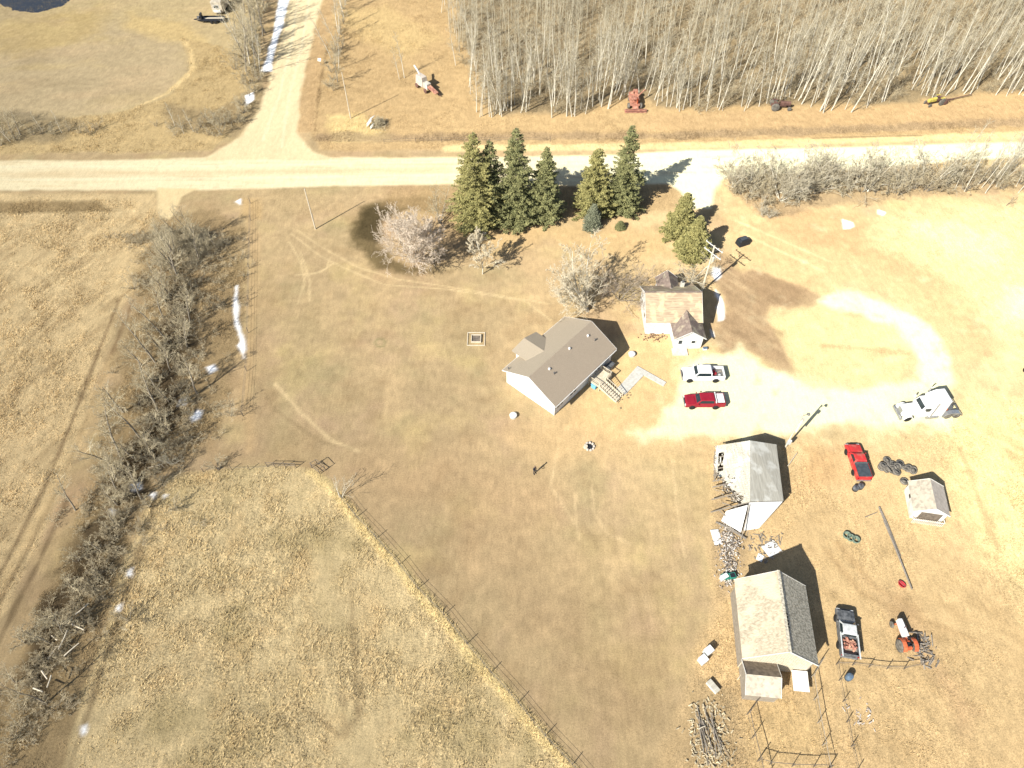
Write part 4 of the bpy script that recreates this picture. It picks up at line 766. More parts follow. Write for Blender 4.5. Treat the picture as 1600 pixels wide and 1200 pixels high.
# small shed with slatted porch
s_ = thing('small_shed', 'small pale roofed shed with a slatted porch, alone in the weeds', 'shed', (49.95, 42.25, 0), R(-100))
gable(s_, 3.9, 3.6, 1.9, 2.95, W['white_paint'], W['grey_felt'], .28, .12, .08, roofm2=W['grey_felt'])
for ch in s_.children:
    if ch.name.startswith('roof') and min(v.co.y for v in ch.data.vertices) < -.5: ch.data.materials[0] = W['pale_felt']
f = MB(); [f.bar((2.55, -1.7+.2*k, -.05), (2.55, -1.7+.2*k, .8), .05, .05) for k in range(18)]; f.bar((2.55, -1.8, .82), (2.55, 1.8, .82), .07); f.bar((2.0, -1.8, .82), (2.55, -1.8, .82), .07); f.bar((2.0, 1.8, .82), (2.55, 1.8, .82), .07); f.build('railing', W['white_paint'], s_)
MB().box((1.99, .1, 1.0), (.05, 2.4, 1.5)).build('opening', W['dark_wood'], s_); MB().box((-.4, -1.84, 1.2), (.5, .04, .4)).build('window', W['glass'], s_)

# ------------------------------------------------------------------ vehicles: local x is forward
def tyre_(t, x, y, r, wd, tm='rubber', rm='rim', nm='wheel'):
    sg = 1 if y > 0 else -1
    o = MB().lathe([(r*.6, -wd/2), (r*.93, -wd/2), (r, -wd*.32), (r, wd*.32), (r*.93, wd/2), (r*.6, wd/2)], (x, y, r), 20, 'Y').build(nm, W[tm], t, True)
    MB().lathe([(.0, -wd*.3), (r*.25, -wd*.36), (r*.3, -wd*.2), (r*.62, -wd*.25), (r*.62, wd*.25), (r*.3, wd*.2), (r*.25, wd*.36), (0, wd*.3)], (x, y, r), 16, 'Y').build('rim', W[rm], o)
def side_shape(profile, wlow, wtop, zlow, ztop):        # profile: (x,z) polygon -> closed body tapering in width with height
    f = lambda z: wlow+(wtop-wlow)*max(0, min(1, (z-zlow)/(ztop-zlow)))
    return [(x, -f(z)/2, z) for x, z in profile], [(x, f(z)/2, z) for x, z in profile]
def pickup(name, label, loc, rz, L=5.7, Wd=1.95, paint='paint_white', crew=True, H=1.85, r=.38, bedmat='steel', hood=1.14, roofpaint=None, cover=None, box=None):
    t = thing(name, label, 'pickup truck', loc, rz); P = W[paint]; xf = L/2; xr = -L/2; cf = xf-1.35; cb = cf-(2.55 if crew else 1.75); w2 = Wd/2
    def body(prof, wl, wt, zl, zt, nm, m, bv=.04):
        a, b = side_shape(prof, wl, wt, zl, zt); return MB().loft([a, b]).build(nm, m, t, bevel=bv)
    body([(xf-.02, .42), (xf, .75), (xf-.1, hood-.14), (xf-.35, hood-.04), (cf, hood+.05), (cb, hood+.06), (cb, .42)], Wd, Wd-.14, .7, hood+.1, 'body', P, .06)
    MB().box((cf+.62, 0, hood+.0), (1.05, Wd*.55, .08), ry=.08).build('hood', P, t, bevel=.03)
    wx = cf-.62
    body([(cf-.02, hood+.04), (wx, H-.03), (wx-.25, H), (cb+.18, H-.01), (cb, H-.08), (cb, hood+.04)], Wd-.16, Wd-.5, hood, H, 'cab', W[roofpaint] if roofpaint else P, .05)
    fy = lambda z: (Wd-.16+(-.34)*(z-hood)/(H-hood))/2
    za, zb = hood+.12, H-.1; xa = cf-.12; xb = wx+.06
    MB().slab([(xa, -fy(za)+.1, za+.02), (xa, fy(za)-.1, za+.02), (xb, fy(zb)-.06, zb+.03), (xb, -fy(zb)+.06, zb+.03)], .02).build('windshield', W['glass'], t)
    for s_ in (-1, 1):
        MB().slab([(cf-.35, s_*(fy(za)+.012), za), (cb+.12, s_*(fy(za)+.012), za), (cb+.2, s_*(fy(zb)+.016), zb), (wx-.08, s_*(fy(zb)+.016), zb)], .02).build('side_window', W['glass'], t)
        MB().box((cf-.3, s_*(w2+.1), hood+.14), (.12, .2, .16)).build('mirror', P if not cover else W['paint_black'], t, bevel=.03)
        MB().box((xf-.03, s_*(w2-.24), hood-.3), (.1, .34, .16)).build('headlight', W['lamp_glass'], t); MB().box((xr-.01, s_*(w2-.13), .98), (.06, .14, .3)).build('taillight', W['tail_red'], t)
    MB().slab([(cb-.012, -fy(za)+.15, za), (cb-.012, fy(za)-.15, za), (cb-.012, fy(zb)-.1, zb), (cb-.012, -fy(zb)+.1, zb)], .02).build('rear_window', W['glass'], t)
    f = MB()
    for s_ in (-1, 1): a, b = side_shape([(cb-.02, .45), (xr+.02, .5), (xr, 1.28), (cb-.02, 1.3)], .12, .1, .5, 1.3); f.loft([[(x, y+s_*(w2-.07), z) for x, y, z in a], [(x, y+s_*(w2-.07), z) for x, y, z in b]])
    f.box((xr+.05, 0, .9), (.09, Wd-.26, .76)).box((cb-.06, 0, .9), (.08, Wd-.26, .76)); f.build('cargo_bed', P, t, bevel=.02)
    MB().box(((xr+cb)/2, 0, .72), (cb-xr-.2, Wd-.26, .08)).build('bed_floor', W[bedmat], t)
    MB().box((xf+.05, 0, .55), (.16, Wd-.1, .24)).build('front_bumper', W['chrome'], t, bevel=.04); MB().box((xr-.07, 0, .58), (.14, Wd-.12, .18)).build('rear_bumper', W['chrome'], t, bevel=.03)
    MB().box((xf+.005, 0, hood-.3), (.06, Wd-.9, .24)).build('grille', W['paint_black'], t)
    for x in (xf-.95, xr+1.2):
        for s_ in (-1, 1): MB().lathe([(r*1.16, -.05), (r*1.16, .05)], (x, s_*(w2-.045), r+.02), 20, 'Y').build('wheel_arch', W['paint_black'], t); tyre_(t, x, s_*(w2-.06), r, .24)
    return t, cb, xr
def axis(a, b): a = at(*a, .6); b = at(*b, .6); d = b-a; m_ = (a+b)/2; return (m_.x, m_.y, 0), math.atan2(d.y, d.x), d.length
loc, rz, L = axis((1131, 586), (1065, 584)); t, cb, xr = pickup('pickup_truck', 'white crew cab pickup with red items in its open bed, parked on the gravel', loc, math.pi-.0, 5.75, 2.0, 'paint_white')
for (x, y), m_, s_ in (((cb-.55, .1), 'red_paint_old', (.5, .35, .3)), ((cb-.5, -.35), 'red_paint_old', (.35, .3, .25)), ((cb-1.2, .3), 'tin_white', (.3, .3, .2)), ((cb-1.3, -.3), 'old_wood', (.7, .15, .12))):
    p = t.matrix_basis @ Vector((x, y, .765)); q = MB().box((0, 0, s_[2]/2), s_, .4, taper=.85).build('toolbox', W[m_], bevel=.02); q.location = p
    tag(q, {'red_paint_old': 'red container in the bed of the white pickup', 'tin_white': 'pale box in the bed of the white pickup', 'old_wood': 'timber offcut in the bed of the white pickup'}[m_], 'cargo', 'loose cargo in the white pickup bed')
t, cb, xr = pickup('pickup_truck', 'dark maroon pickup with a white cover over its bed', (at(1100, 627, .6).x, at(1100, 627, .6).y, 0), math.pi, 5.3, 1.85, 'paint_maroon', crew=True, H=1.68, hood=1.05, r=.36)
MB().box(((cb+xr)/2-.12, 0, 1.33), (cb-xr-.5, 1.5, .07)).build('bed_cover', W['white_siding'], t, bevel=.02); MB().box((cb-.12, 0, 1.42), (.12, 1.7, .3)).build('headboard', W['white_siding'], t); MB().box((cb+1.35, .0, 1.69), (1.0, 1.0, .03)).build('sunroof', W['paint_maroon'], t)
loc, rz, L = axis((1347, 746), (1333, 699)); t, cb, xr = pickup('pickup_truck', 'bright red pickup with a dark bed cover in the weeds', loc, rz+.04, 5.2, 1.85, 'paint_red', crew=False, H=1.66, hood=1.04, r=.36)
MB().box(((cb+xr)/2, 0, 1.33), (cb-xr-.1, 1.62, .06)).build('bed_cover', W['tonneau'], t, bevel=.02); f = MB().bar((cb-.1, -.8, 1.42), (cb-.1, .8, 1.42), .06); [f.bar((cb-.1, s_*.8, 1.3), (cb-.1, s_*.8, 1.45), .06) for s_ in (-1, 1)]; f.build('roll_bar', W['chrome'], t)
loc, rz, L = axis((1326, 1022), (1319, 958)); t, cb, xr = pickup('pickup_truck', 'derelict dark pickup with a white cab and scrap filled bed beside the barn', loc, rz, 5.1, 1.9, 'paint_grey', crew=False, H=1.75, hood=1.1, r=.36, bedmat='old_wood', roofpaint='tin_white')
f = MB(); [f.box((0, s_*.88, 1.335), (2.6, .14, .04)) for s_ in (-1, 1)]; f.v = [(x+(cb+xr)/2, y, z) for x, y, z in f.v]; f.build('bed_rail', W['tin_white'], t)
mw = Matrix.Translation(loc) @ Matrix.Rotation(rz, 4, 'Z'); f = MB()
for k in range(46): f.box((cb-.25-random.random()*1.1, random.uniform(-.62, .62), .8+random.random()*.45), (random.uniform(.1, .5), random.uniform(.06, .2), random.uniform(.05, .16)), random.uniform(0, 3), random.uniform(-.6, .6))
q = f.build('scrap_pile', W['rust']); q.matrix_basis = mw; tag(q, 'rusty scrap heaped in the bed of the derelict pickup', 'scrap', kind='stuff')

# white semi tractor unit
loc, rz, L = axis((1486, 645), (1402, 638)); t = thing('semi_truck', 'white long nosed semi truck without trailer at the end of the gravel loop', 'semi truck', loc, math.pi+.10)
PW = W['paint_white']
a, b = side_shape([(3.55, .75), (3.6, 1.2), (3.5, 1.65), (3.2, 1.78), (1.5, 1.95), (1.5, .75)], 1.5, 1.15, .8, 1.95); MB().loft([a, b]).build('hood', PW, t, bevel=.08)
a, b = side_shape([(1.55, .7), (1.55, 1.9), (1.15, 2.75), (-.1, 2.85), (-.1, .7)], 2.15, 1.9, .8, 2.85); MB().loft([a, b]).build('cab', PW, t, bevel=.07)
a, b = side_shape([(-.08, .7), (-.08, 2.88), (.5, 2.95), (-.7, 3.75), (-1.85, 3.8), (-1.85, .7)], 2.4, 2.2, .8, 3.8); MB().loft([a, b]).build('sleeper', PW, t, bevel=.07)
MB().slab([(1.5, -.85, 2.0), (1.5, .85, 2.0), (1.2, .8, 2.68), (1.2, -.8, 2.68)], .03).build('windshield', W['glass'], t)
for s_ in (-1, 1):
    MB().box((.7, s_*1.06, 2.15), (.8, .03, .6)).build('side_window', W['glass'], t); MB().tube([(-.05, s_*1.27, .9), (-.05, s_*1.27, 3.9), (-.25, s_*1.27, 4.1)], .08, 10).build('exhaust_stack', W['chrome'], t)
    MB().lathe([(0, -.75), (.32, -.75), (.32, .75), (0, .75)], (-.5, s_*1.05, .65), 14, 'X').build('fuel_tank', W['chrome'], t); MB().bar((1.35, s_*1.1, 2.3), (1.4, s_*1.42, 2.3), .04); MB().box((1.35, s_*1.35, 2.25), (.1, .18, .5)).build('mirror', W['paint_white'], t)
    a = []; 
    f = MB(); [f.bar((2.75+.62*math.cos(k*.45), s_*1.02, .55+.62*math.sin(k*.45)), (2.75+.62*math.cos((k+1)*.45), s_*1.02, .55+.62*math.sin((k+1)*.45)), .45, .05) for k in range(7)]; f.build('fender', PW, t)
    f = MB(); [f.bar((-3.35+1.35*math.cos(k*.45), s_*.98, .45+.78*math.sin(k*.45)), (-3.35+1.35*math.cos((k+1)*.45), s_*.98, .45+.78*math.sin((k+1)*.45)), .62, .05) for k in range(7)]; f.build('rear_fender', W['chrome'], t)
    tyre_(t, 2.75, s_*1.0, .52, .28); tyre_(t, -2.75, s_*.95, .52, .56, 'dusty_rubber'); tyre_(t, -4.0, s_*.95, .52, .56, 'dusty_rubber')
    MB().box((3.4, s_*.6, 1.15), (.3, .24, .24)).build('headlight', W['lamp_glass'], t)
MB().box((3.75, 0, .62), (.24, 2.3, .36)).build('front_bumper', W['chrome'], t, bevel=.05); MB().box((3.62, 0, 1.2), (.05, .85, .8)).build('grille', W['chrome'], t)
f = MB(); [f.box((-1.0, s_*.42, .78), (7.0, .09, .26)) for s_ in (-1, 1)]; [f.box((x, 0, .78), (.1, .8, .2)) for x in (-2.2, -3.3, -4.45)]; f.build('chassis', W['steel'], t)
MB().lathe([(0, 0), (.48, 0), (.48, .1), (0, .1)], (-3.3, 0, .96), 16).build('fifth_wheel', W['steel'], t); MB().box((-2.35, 0, .98), (1.0, .95, .3)).build('deck_plate', W['orange'], t); f = MB(); [f.tube([(-1.9, y, 1.7), (-2.4, y*1.3, 1.15), (-2.9, y, 1.05)], .035, 6) for y in (-.2, .05, .25)]; f.build('air_line', W['red_paint_old'], t)
MB().box((-.5, 0, 3.55), (.5, 1.5, .05), ry=-.6).build('roof_marker', W['chrome'], t)

# orange farm tractor with white hood
loc, rz, L = axis((1419, 1014), (1405, 978)); t = thing('farm_tractor', 'old orange red farm tractor with a white hood beside the corral', 'tractor', loc, rz)
MB().loft([[(-.1, -.3, .75), (-.1, .3, .75), (-.1, .3, 1.35), (-.1, .18, 1.5), (-.1, -.18, 1.5), (-.1, -.3, 1.35)], [(1.75, -.26, .75), (1.75, .26, .75), (1.75, .26, 1.3), (1.75, .14, 1.42), (1.75, -.14, 1.42), (1.75, -.26, 1.3)]]).build('hood', W['paint_white'], t, bevel=.03)
MB().box((.3, 0, .72), (2.7, .36, .42)).build('chassis', W['orange'], t, bevel=.03); MB().box((-.95, 0, .85), (.9, .5, .5)).build('transmission', W['orange'], t, bevel=.04)
for s_ in (-1, 1):
    tyre_(t, -.9, s_*.78, .68, .32, 'dusty_rubber', 'orange', 'rear_wheel'); tyre_(t, 1.5, s_*.62, .36, .17, 'dusty_rubber', 'tin_white', 'front_wheel')
    f = MB(); [f.bar((-.9+.76*math.cos(.3+k*.36), s_*.6, .7+.76*math.sin(.3+k*.36)), (-.9+.76*math.cos(.3+(k+1)*.36), s_*.6, .7+.76*math.sin(.3+(k+1)*.36)), .42, .04) for k in range(7)]; f.build('fender', W['orange'], t)
MB().bar((1.5, -.62, .4), (1.5, .62, .4), .1).build('front_axle', W['orange'], t)
q = MB().box((-.95, 0, 1.2), (.42, .44, .08)).box((-1.16, 0, 1.38), (.06, .42, .34)).build('seat', W['paint_black'], t, bevel=.03); f = MB().tube([(-.1, 0, 1.35), (-.42, 0, 1.55)], .025, 6); f.lathe([(.2, -.02), (.23, 0), (.2, .02)], (-.44, 0, 1.56), 14, 'X'); f.build('steering_wheel', W['paint_black'], t)
MB().tube([(.7, .05, 1.4), (.7, .05, 2.05)], .035, 8).build('exhaust_pipe', W['rust_dark'], t)

def old_tractor(label, loc, rz, m, rear='rust_dark'):
    t = thing('derelict_tractor', label, 'tractor', loc, rz)
    MB().loft([[(-.1, -.26, .7), (-.1, .26, .7), (-.1, .26, 1.2), (-.1, .15, 1.35), (-.1, -.15, 1.35), (-.1, -.26, 1.2)], [(1.5, -.22, .7), (1.5, .22, .7), (1.5, .22, 1.15), (1.5, .12, 1.25), (1.5, -.12, 1.25), (1.5, -.22, 1.15)]]).build('hood', W[m], t, bevel=.03)
    MB().box((-.3, 0, .7), (2.4, .34, .36)).build('chassis', W['rust_dark'], t)
    for s_ in (-1, 1): tyre_(t, -.95, s_*.75, .64, .26, 'dusty_rubber', rear, 'rear_wheel'); tyre_(t, 1.35, s_*.6, .34, .15, 'dusty_rubber', 'rust_dark', 'front_wheel'); MB().box((-.95, s_*.55, 1.3), (.8, .3, .05)).build('fender', W[m], t, bevel=.02)
    MB().bar((1.35, -.6, .4), (1.35, .6, .4), .09).build('front_axle', W['rust_dark'], t); MB().box((-1.0, 0, 1.2), (.36, .38, .1)).build('seat', W['rust_dark'], t, bevel=.03)
    f = MB().tube([(-.1, 0, 1.25), (-.4, 0, 1.45)], .025, 6); f.lathe([(.18, -.02), (.2, 0), (.18, .02)], (-.42, 0, 1.46), 12, 'X'); f.build('steering_wheel', W['rust_dark'], t); return t
p = at(1218, 170); old_tractor('rusty purple brown derelict tractor in the verge before the wood', (p.x, p.y, 0), -.05, 'rust_dark', 'tin_white').scale = (1.25,)*3
p = at(1458, 163); old_tractor('yellow derelict tractor in the verge before the wood', (p.x, p.y, 0), math.pi+.35, 'yellow', 'yellow').scale = (1.15,)*3
p = at(1478, 160); t = thing('rusty_rake', 'rusty wheeled implement with a long drawbar behind the yellow tractor', 'implement', (p.x, p.y, 0), .32)
for s_ in (-1, 1): tyre_(t, -.9, s_*.7, .5, .16, 'rust_dark', 'pale_wood')
f = MB().bar((-.9, -.7, .5), (-.9, .7, .5), .1).bar((-.9, 0, .5), (6.2, .2, .55), .13); f.bar((.3, -.6, .5), (.3, .6, .5), .08).bar((-.6, .5, .5), (1.6, .1, .5), .08).bar((-.6, -.5, .5), (1.6, -.1, .5), .08); f.build('drawbar', W['rust_dark'], t)
# old red combine
p = at(990, 163); t = thing('combine_harvester', 'old faded red combine harvester at the front edge of the wood', 'combine', (p.x, p.y, 0), -math.pi/2+.02); t.scale = (.8, .98, .72)
MB().box((-.6, 0, 1.55), (3.6, 1.9, 1.5)).build('body', W['rust'], t, bevel=.06); f = MB(); [f.box((.75, s_*.62, 2.5), (1.3, .07, .5)) for s_ in (-1, 1)]; [f.box((.75+s_*.62, 0, 2.5), (.07, 1.2, .5)) for s_ in (-1, 1)]; f.build('grain_tank', W['rust'], t); MB().box((.75, 0, 2.32), (1.2, 1.15, .04)).build('tank_floor', W['rust_dark'], t)
q = thing('cab', '', None); q.parent = t; f = MB(); [f.bar((1.5+a*.9, b, 1.5), (1.5+a*.9, b, 3.0), .08) for a in (0, 1) for b in (-.85, .05)]; f.build('cab_frame', W['rust'], q); MB().box((1.95, -.4, 3.05), (1.15, 1.1, .1)).build('cab_roof', W['rust'], q, bevel=.03); MB().box((1.95, .35, 2.2), (.85, .06, 1.3)).build('cab_panel', W['orange'], q)
MB().box((1.9, -.1, 1.35), (1.5, 1.9, .3)).build('platform', W['rust'], t); MB().slab([(2.3, -.6, 1.4), (2.3, .6, 1.4), (3.3, .6, .6), (3.3, -.6, .6)], .35).build('feeder', W['rust'], t)
f = MB().box((3.5, 0, .45), (.55, 4.4, .6)); f.box((3.95, 0, .22), (.5, 4.4, .06)); f.build('header', W['rust'], t); f = MB(); [f.bar((4.0+.35*math.cos(a), -2.1, .8+.35*math.sin(a)), (4.0+.35*math.cos(a), 2.1, .8+.35*math.sin(a)), .05) for a in (0, 1.26, 2.5, 3.77, 5.03)]; f.build('reel', W['rust_dark'], t)
for s_ in (-1, 1): tyre_(t, 1.7, s_*1.25, .72, .42, 'dusty_rubber', 'rust'); tyre_(t, -1.9, s_*.9, .42, .22, 'dusty_rubber', 'rust')
MB().tube([(-.4, .8, 2.3), (-2.0, 2.2, 3.1), (-2.2, 2.5, 2.7)], .14, 8).build('unloading_auger', W['rust'], t); MB().tube([(-1.4, -.3, 2.2), (-1.4, -.3, 3.0)], [.35, .25], 10).build('engine_intake', W['rust'], t); MB().box((-2.2, .4, 2.6), (1.1, .9, .6)).build('straw_hood', W['rust'], t, bevel=.05)
# derelict thresher and brush heap in the meadow
p = at(664, 140); t = thing('derelict_thresher', 'weathered grey white threshing machine on wheels in the meadow above the crossing', 'machine', (p.x, p.y, 0), -.85)
MB().box((-.9, 0, 1.75), (2.4, 1.5, 1.9), taper=.85).build('body', W['grey_felt'], t, bevel=.06); MB().box((.9, 0, 1.3), (1.4, 1.1, 1.1)).build('front_housing', W['grey_tin'], t, bevel=.04)
MB().slab([(1.5, -.45, 1.5), (1.5, .45, 1.5), (4.2, .4, 1.0), (4.2, -.4, 1.0)], .25).build('feeder', W['rust'], t); MB().tube([(-1.7, .2, 2.6), (-2.7, .3, 3.2), (-3.6, .4, 3.6)], .2, 8).build('straw_pipe', W['tin_white'], t); MB().bar((1.2, .5, .6), (4.6, .6, .3), .1).build('drawbar', W['rust_dark'], t)
for x in (-1.7, 1.2):
    for s_ in (-1, 1): tyre_(t, x, s_*.8, .5, .14, 'rust_dark', 'steel')
p = at(588, 196); t = thing('brush_heap', 'heap of dead brush with crumpled white sheets near the road corner', 'heap', (p.x, p.y, 0)); S = []
for k in range(700):
    a, r_ = random.uniform(0, 6.28), abs(random.gauss(0, .9)); q = Vector((r_*math.cos(a)+.5, r_*math.sin(a)*1.2-.2, random.random()*1.7*math.exp(-r_*.5))); dd = Vector((random.gauss(0, 1), random.gauss(0, 1), random.gauss(.4, .7))).normalized()*random.uniform(.3, .9); S.append([*q, *(q+dd), .03, .012])
V, F = segs_mesh(S, 3); npmesh('brush', V, F, 4, W['grey_twig'], None, t); f = MB(); f.slab([(-1.6, .2, .7), (-.5, .1, 1.6), (-.2, 1.2, 1.5), (-1.2, 1.4, .8)], .04).slab([(-1.7, -.9, .3), (-.7, -.7, 1.3), (-.8, .2, 1.3), (-1.8, 0, .5)], .04).slab([(-1.0, -1.5, .1), (-.4, -1.6, .8), (-.3, -.8, 1.0), (-1., -.8, .4)], .04); f.build('crumpled_sheet', W['tin_white'], t)
# trailers at the top left
p = at(345, 22); t = thing('camper_trailer', 'boxy pale travel trailer cut by the top edge of the picture', 'trailer', (p.x-.3, p.y+1.4, 0), R(90))
MB().box((.9, 0, 1.75), (5.6, 2.5, 2.4)).build('body', W['pale_felt'], t, bevel=.08); window(t, (-1.93, .1, 1.9), (1.1, .7), math.pi/2); f = MB().bar((-1.9, .5, .6), (-3.2, 0, .55), .1).bar((-1.9, -.5, .6), (-3.2, 0, .55), .1); f.build('hitch', W['steel'], t); MB().box((-2.15, 0, 1.0), (.4, 1.6, .5)).build('propane_cover', W['trim'], t, bevel=.05)
for s_ in (-1, 1): tyre_(t, 1.2, s_*1.1, .36, .2)
p = at(332, 34); t = thing('flatbed_trailer', 'low black flatbed trailer with two white wheels in front of the travel trailer', 'trailer', (p.x+.2, p.y, 0), R(181))
f = MB().box((0, 0, .62), (5.6, 2.0, .12)); [f.box((0, s_*1.0, .8), (5.6, .06, .3)) for s_ in (-1, 1)]; f.build('deck', W['paint_black'], t); MB().box((-.3, -.3, .72), (4.6, .5, .06)).build('plank', W['pale_wood'], t)
f = MB().bar((2.8, .6, .6), (4.3, 0, .6), .12).bar((2.8, -.6, .6), (4.3, 0, .6), .12); f.bar((3.4, 0, .6), (3.4, 0, 1.3), .1); f.build('hitch', W['paint_black'], t); MB().box((3.1, 0, .95), (.5, .8, .5)).build('tool_box', W['steel'], t, bevel=.03); MB().box((2.4, 0, 1.35), (.35, 1.0, 1.2)).build('winch_stand', W['paint_black'], t)
for x in (-.9, .0):
    for s_ in (-1, 1): tyre_(t, x, s_*1.12, .34, .2, 'rubber', 'white_siding')
# black covered box by the drive
p = at(1160, 381); t = thing('black_truck_cap', 'black lidded box with rounded top standing alone on the drive', 'box', (p.x, p.y, 0), .42)
a, b = side_shape([(-1.05, .0), (1.0, .0), (.9, .95), (.55, 1.15), (-.75, 1.2), (-1.0, 1.0)], 1.35, 1.05, .1, 1.2); MB().loft([a, b]).build('shell', W['paint_black'], t, bevel=.07); MB().box((.0, 0, 1.2), (1.3, .7, .04)).build('lid', W['tonneau'], t, bevel=.02); MB().box((-1.05, .0, .75), (.04, .7, .35)).build('window', W['glass'], t)
p = at(1607, 586); t = thing('quad_bike', 'dark quad bike half cut by the right edge of the picture', 'quad bike', (p.x, p.y, 0), 1.5)
MB().box((0, 0, .62), (1.5, .4, .35)).build('body', W['paint_black'], t, bevel=.08); MB().box((-.25, 0, .86), (.7, .34, .12)).build('seat', W['paint_black'], t, bevel=.05); MB().tube([(.35, -.38, 1.0), (.42, 0, 1.02), (.35, .38, 1.0)], .03, 6).build('handlebar', W['steel'], t)
for x in (-.6, .6):
    for s_ in (-1, 1): tyre_(t, x, s_*.42, .3, .24)

# ------------------------------------------------------------------ tyres, drums, boxes
def tyre_maker():
    t = thing('tyre', '', 'tyre'); r = .52; wd = .26; MB().lathe([(r*.55, -.02), (r*.62, wd), (r*.85, wd+.02), (r, wd*.75), (r, wd*.2), (r*.85, -.01), (r*.55, -.02), (r*.5, wd*.5), (r*.62, wd)], (0, 0, .01), 22).build('rubber', W['dusty_rubber'], t, True)
    MB().lathe([(r*.5, .06), (r*.5, .11), (r*.22, .09), (r*.2, .2), (0, .2)], (0, 0, 0), 16).build('rim', W['concrete'], t); return t
TY = Kind(tyre_maker); GT = 'tyres heaped beside the red pickup'
for x, y, z, tl, lb in ((1377, 731, 0, .15, None), (1377, 730.5, .3, .15, 'topmost tyre of the left stack in the tyre heap'), (1383, 734, 0, .5, None), (1389, 729, 0, .4, None), (1386, 737, .1, .7, None), (1393, 734, .05, .6, None), (1398, 738, 0, .1, None), (1398, 741, .3, .2, 'tyre with a pale rim at the front of the tyre heap'), (1394, 727, 0, .2, None), (1400, 731, .1, .5, None),
                     (1411, 732, 0, .3, 'left of the three tyres standing apart right of the heap'), (1418, 733, 0, .35, 'middle of the three tyres standing apart right of the heap'), (1425, 736, 0, .4, 'right of the three tyres standing apart right of the heap'), (1412, 753, 0, .05, 'single tyre lying flat between the heap and the shed'),
                     (1385, 720, 0, .1, None), (1405, 725, 0, .1, None)):
    p = at(x, y); o = TY.place((p.x, p.y, z), random.uniform(0, 6), 1., lb or 'weathered tyre in the middle of the heap right of the red pickup', None if lb else GT); o.rotation_euler = (tl, tl*.6, random.uniform(0, 6)); o.location.z += tl*.35
    if lb and 'group' in o: del o['group']
for x, y, lb in ((1335.5, 765, 'left of the two dark drums behind the red pickup'), (1343, 762, 'right of the two dark drums behind the red pickup')):
    p = at(x, y); t = thing('drum', lb, 'drum', (p.x, p.y, 0)); MB().lathe([(0, 0), (.36, 0), (.36, .3), (.38, .32), (.36, .34), (.36, .62), (.33, .64), (.0, .62)], n=18).build('shell', W['paint_grey'], t, True); MB().lathe([(.08, .63), (.08, .67), (0, .67)], (.15, 0, 0), 8).build('bung', W['steel'], t)
for x, y, lb in ((1322, 838, 'left greenish coil of hose in the weeds'), (1328, 842, 'lower right greenish coil of hose in the weeds'), (1336, 845, 'right dark centred greenish coil in the weeds')):
    p = at(x, y); t = thing('hose_coil', lb, 'coil', (p.x, p.y, 0)); f = MB()
    for k in range(4): f.tube([((.34+.03*k)*math.cos(a*.5), (.34+.03*k)*math.sin(a*.5), .08+.1*k) for a in range(14)], .06, 6)
    f.build('hose', mat('green_hose', (.20, .26, .20), (.12, .16, .12), 3), t)
for x, y, rz, d_, m_, nm, lb in ((1097, 1033, .6, (.85, .75, .75), 'tin_white', 'white_freezer', 'lower left of two white cube boxes by the barn'), (1105, 1020, .6, (.9, .7, .95), 'tin_white', 'white_freezer', 'upper right of two white cube boxes by the barn'),
                      (1113, 1074, 2.2, (1.35, .6, .45), 'tin_white', 'metal_trough', 'long pale metal trough lying near the pole pile'), (1130, 1150-246, .5, (.9, .5, .6), 'tin_white', 'old_washer', 'white boxy appliance at the left corner of the barn')):
    p = at(x, y); t = thing(nm, lb, 'appliance' if nm != 'metal_trough' else 'trough', (p.x, p.y, 0), rz); MB().box((0, 0, d_[2]/2), d_).build('cabinet' if nm != 'metal_trough' else 'tub', W[m_], t, bevel=.03)
    MB().box((0, 0, d_[2]+.03), (d_[0]+.03, d_[1]+.03, .05)).build('lid', W['white_siding'] if nm != 'metal_trough' else W['grey_tin'], t, bevel=.015)
p = at(1324, 1060); t = thing('blue_drum', 'small blue grey barrel below the derelict pickup', 'barrel', (p.x, p.y, 0)); MB().lathe([(0, 0), (.33, 0), (.36, .45), (.33, .9), (.28, .95), (0, .95)], n=18).build('shell', W['blue_grey'], t, True); MB().lathe([(.06, .95), (.06, 1.0), (0, 1.0)], (.12, .1, 0), 8).build('bung', W['steel'], t)
p = at(1408, 914); t = thing('red_tub', 'small red oval tub beside the long rail pile', 'tub', (p.x, p.y, 0), -1.0); MB().lathe([(0, 0), (.24, 0), (.32, .3), (.3, .32), (.2, .05), (0, .05)], n=16).build('shell', W['red_paint_old'], t, True); t.scale = (1.5, 1., 1.); MB().bar((-.3, 0, .32), (.3, 0, .32), .03).build('handle', W['steel'], t)
for x, y, m_, lb in ((1132, 903, 'teal', 'left teal green bin at the top left corner of the barn'), (1143, 902, 'teal', 'right teal green bin at the top left corner of the barn')):
    p = at(x, y); t = thing('green_bin', lb, 'bin', (p.x, p.y, 0), .2); MB().box((0, 0, .3), (.7, .6, .6), taper=1.08).build('shell', W[m_], t, bevel=.03); MB().box((0, 0, .5), (.58, .5, .22)).build('contents', W['paint_black'], t)
p = at(1126, 743); t = thing('metal_bucket', 'small blue grey bucket left of the collapsed barn', 'bucket', (p.x, p.y, 0)); MB().lathe([(0, 0), (.22, 0), (.28, .5), (.26, .5), (.2, .05), (0, .05)], n=14).build('shell', W['blue_grey'], t, True)
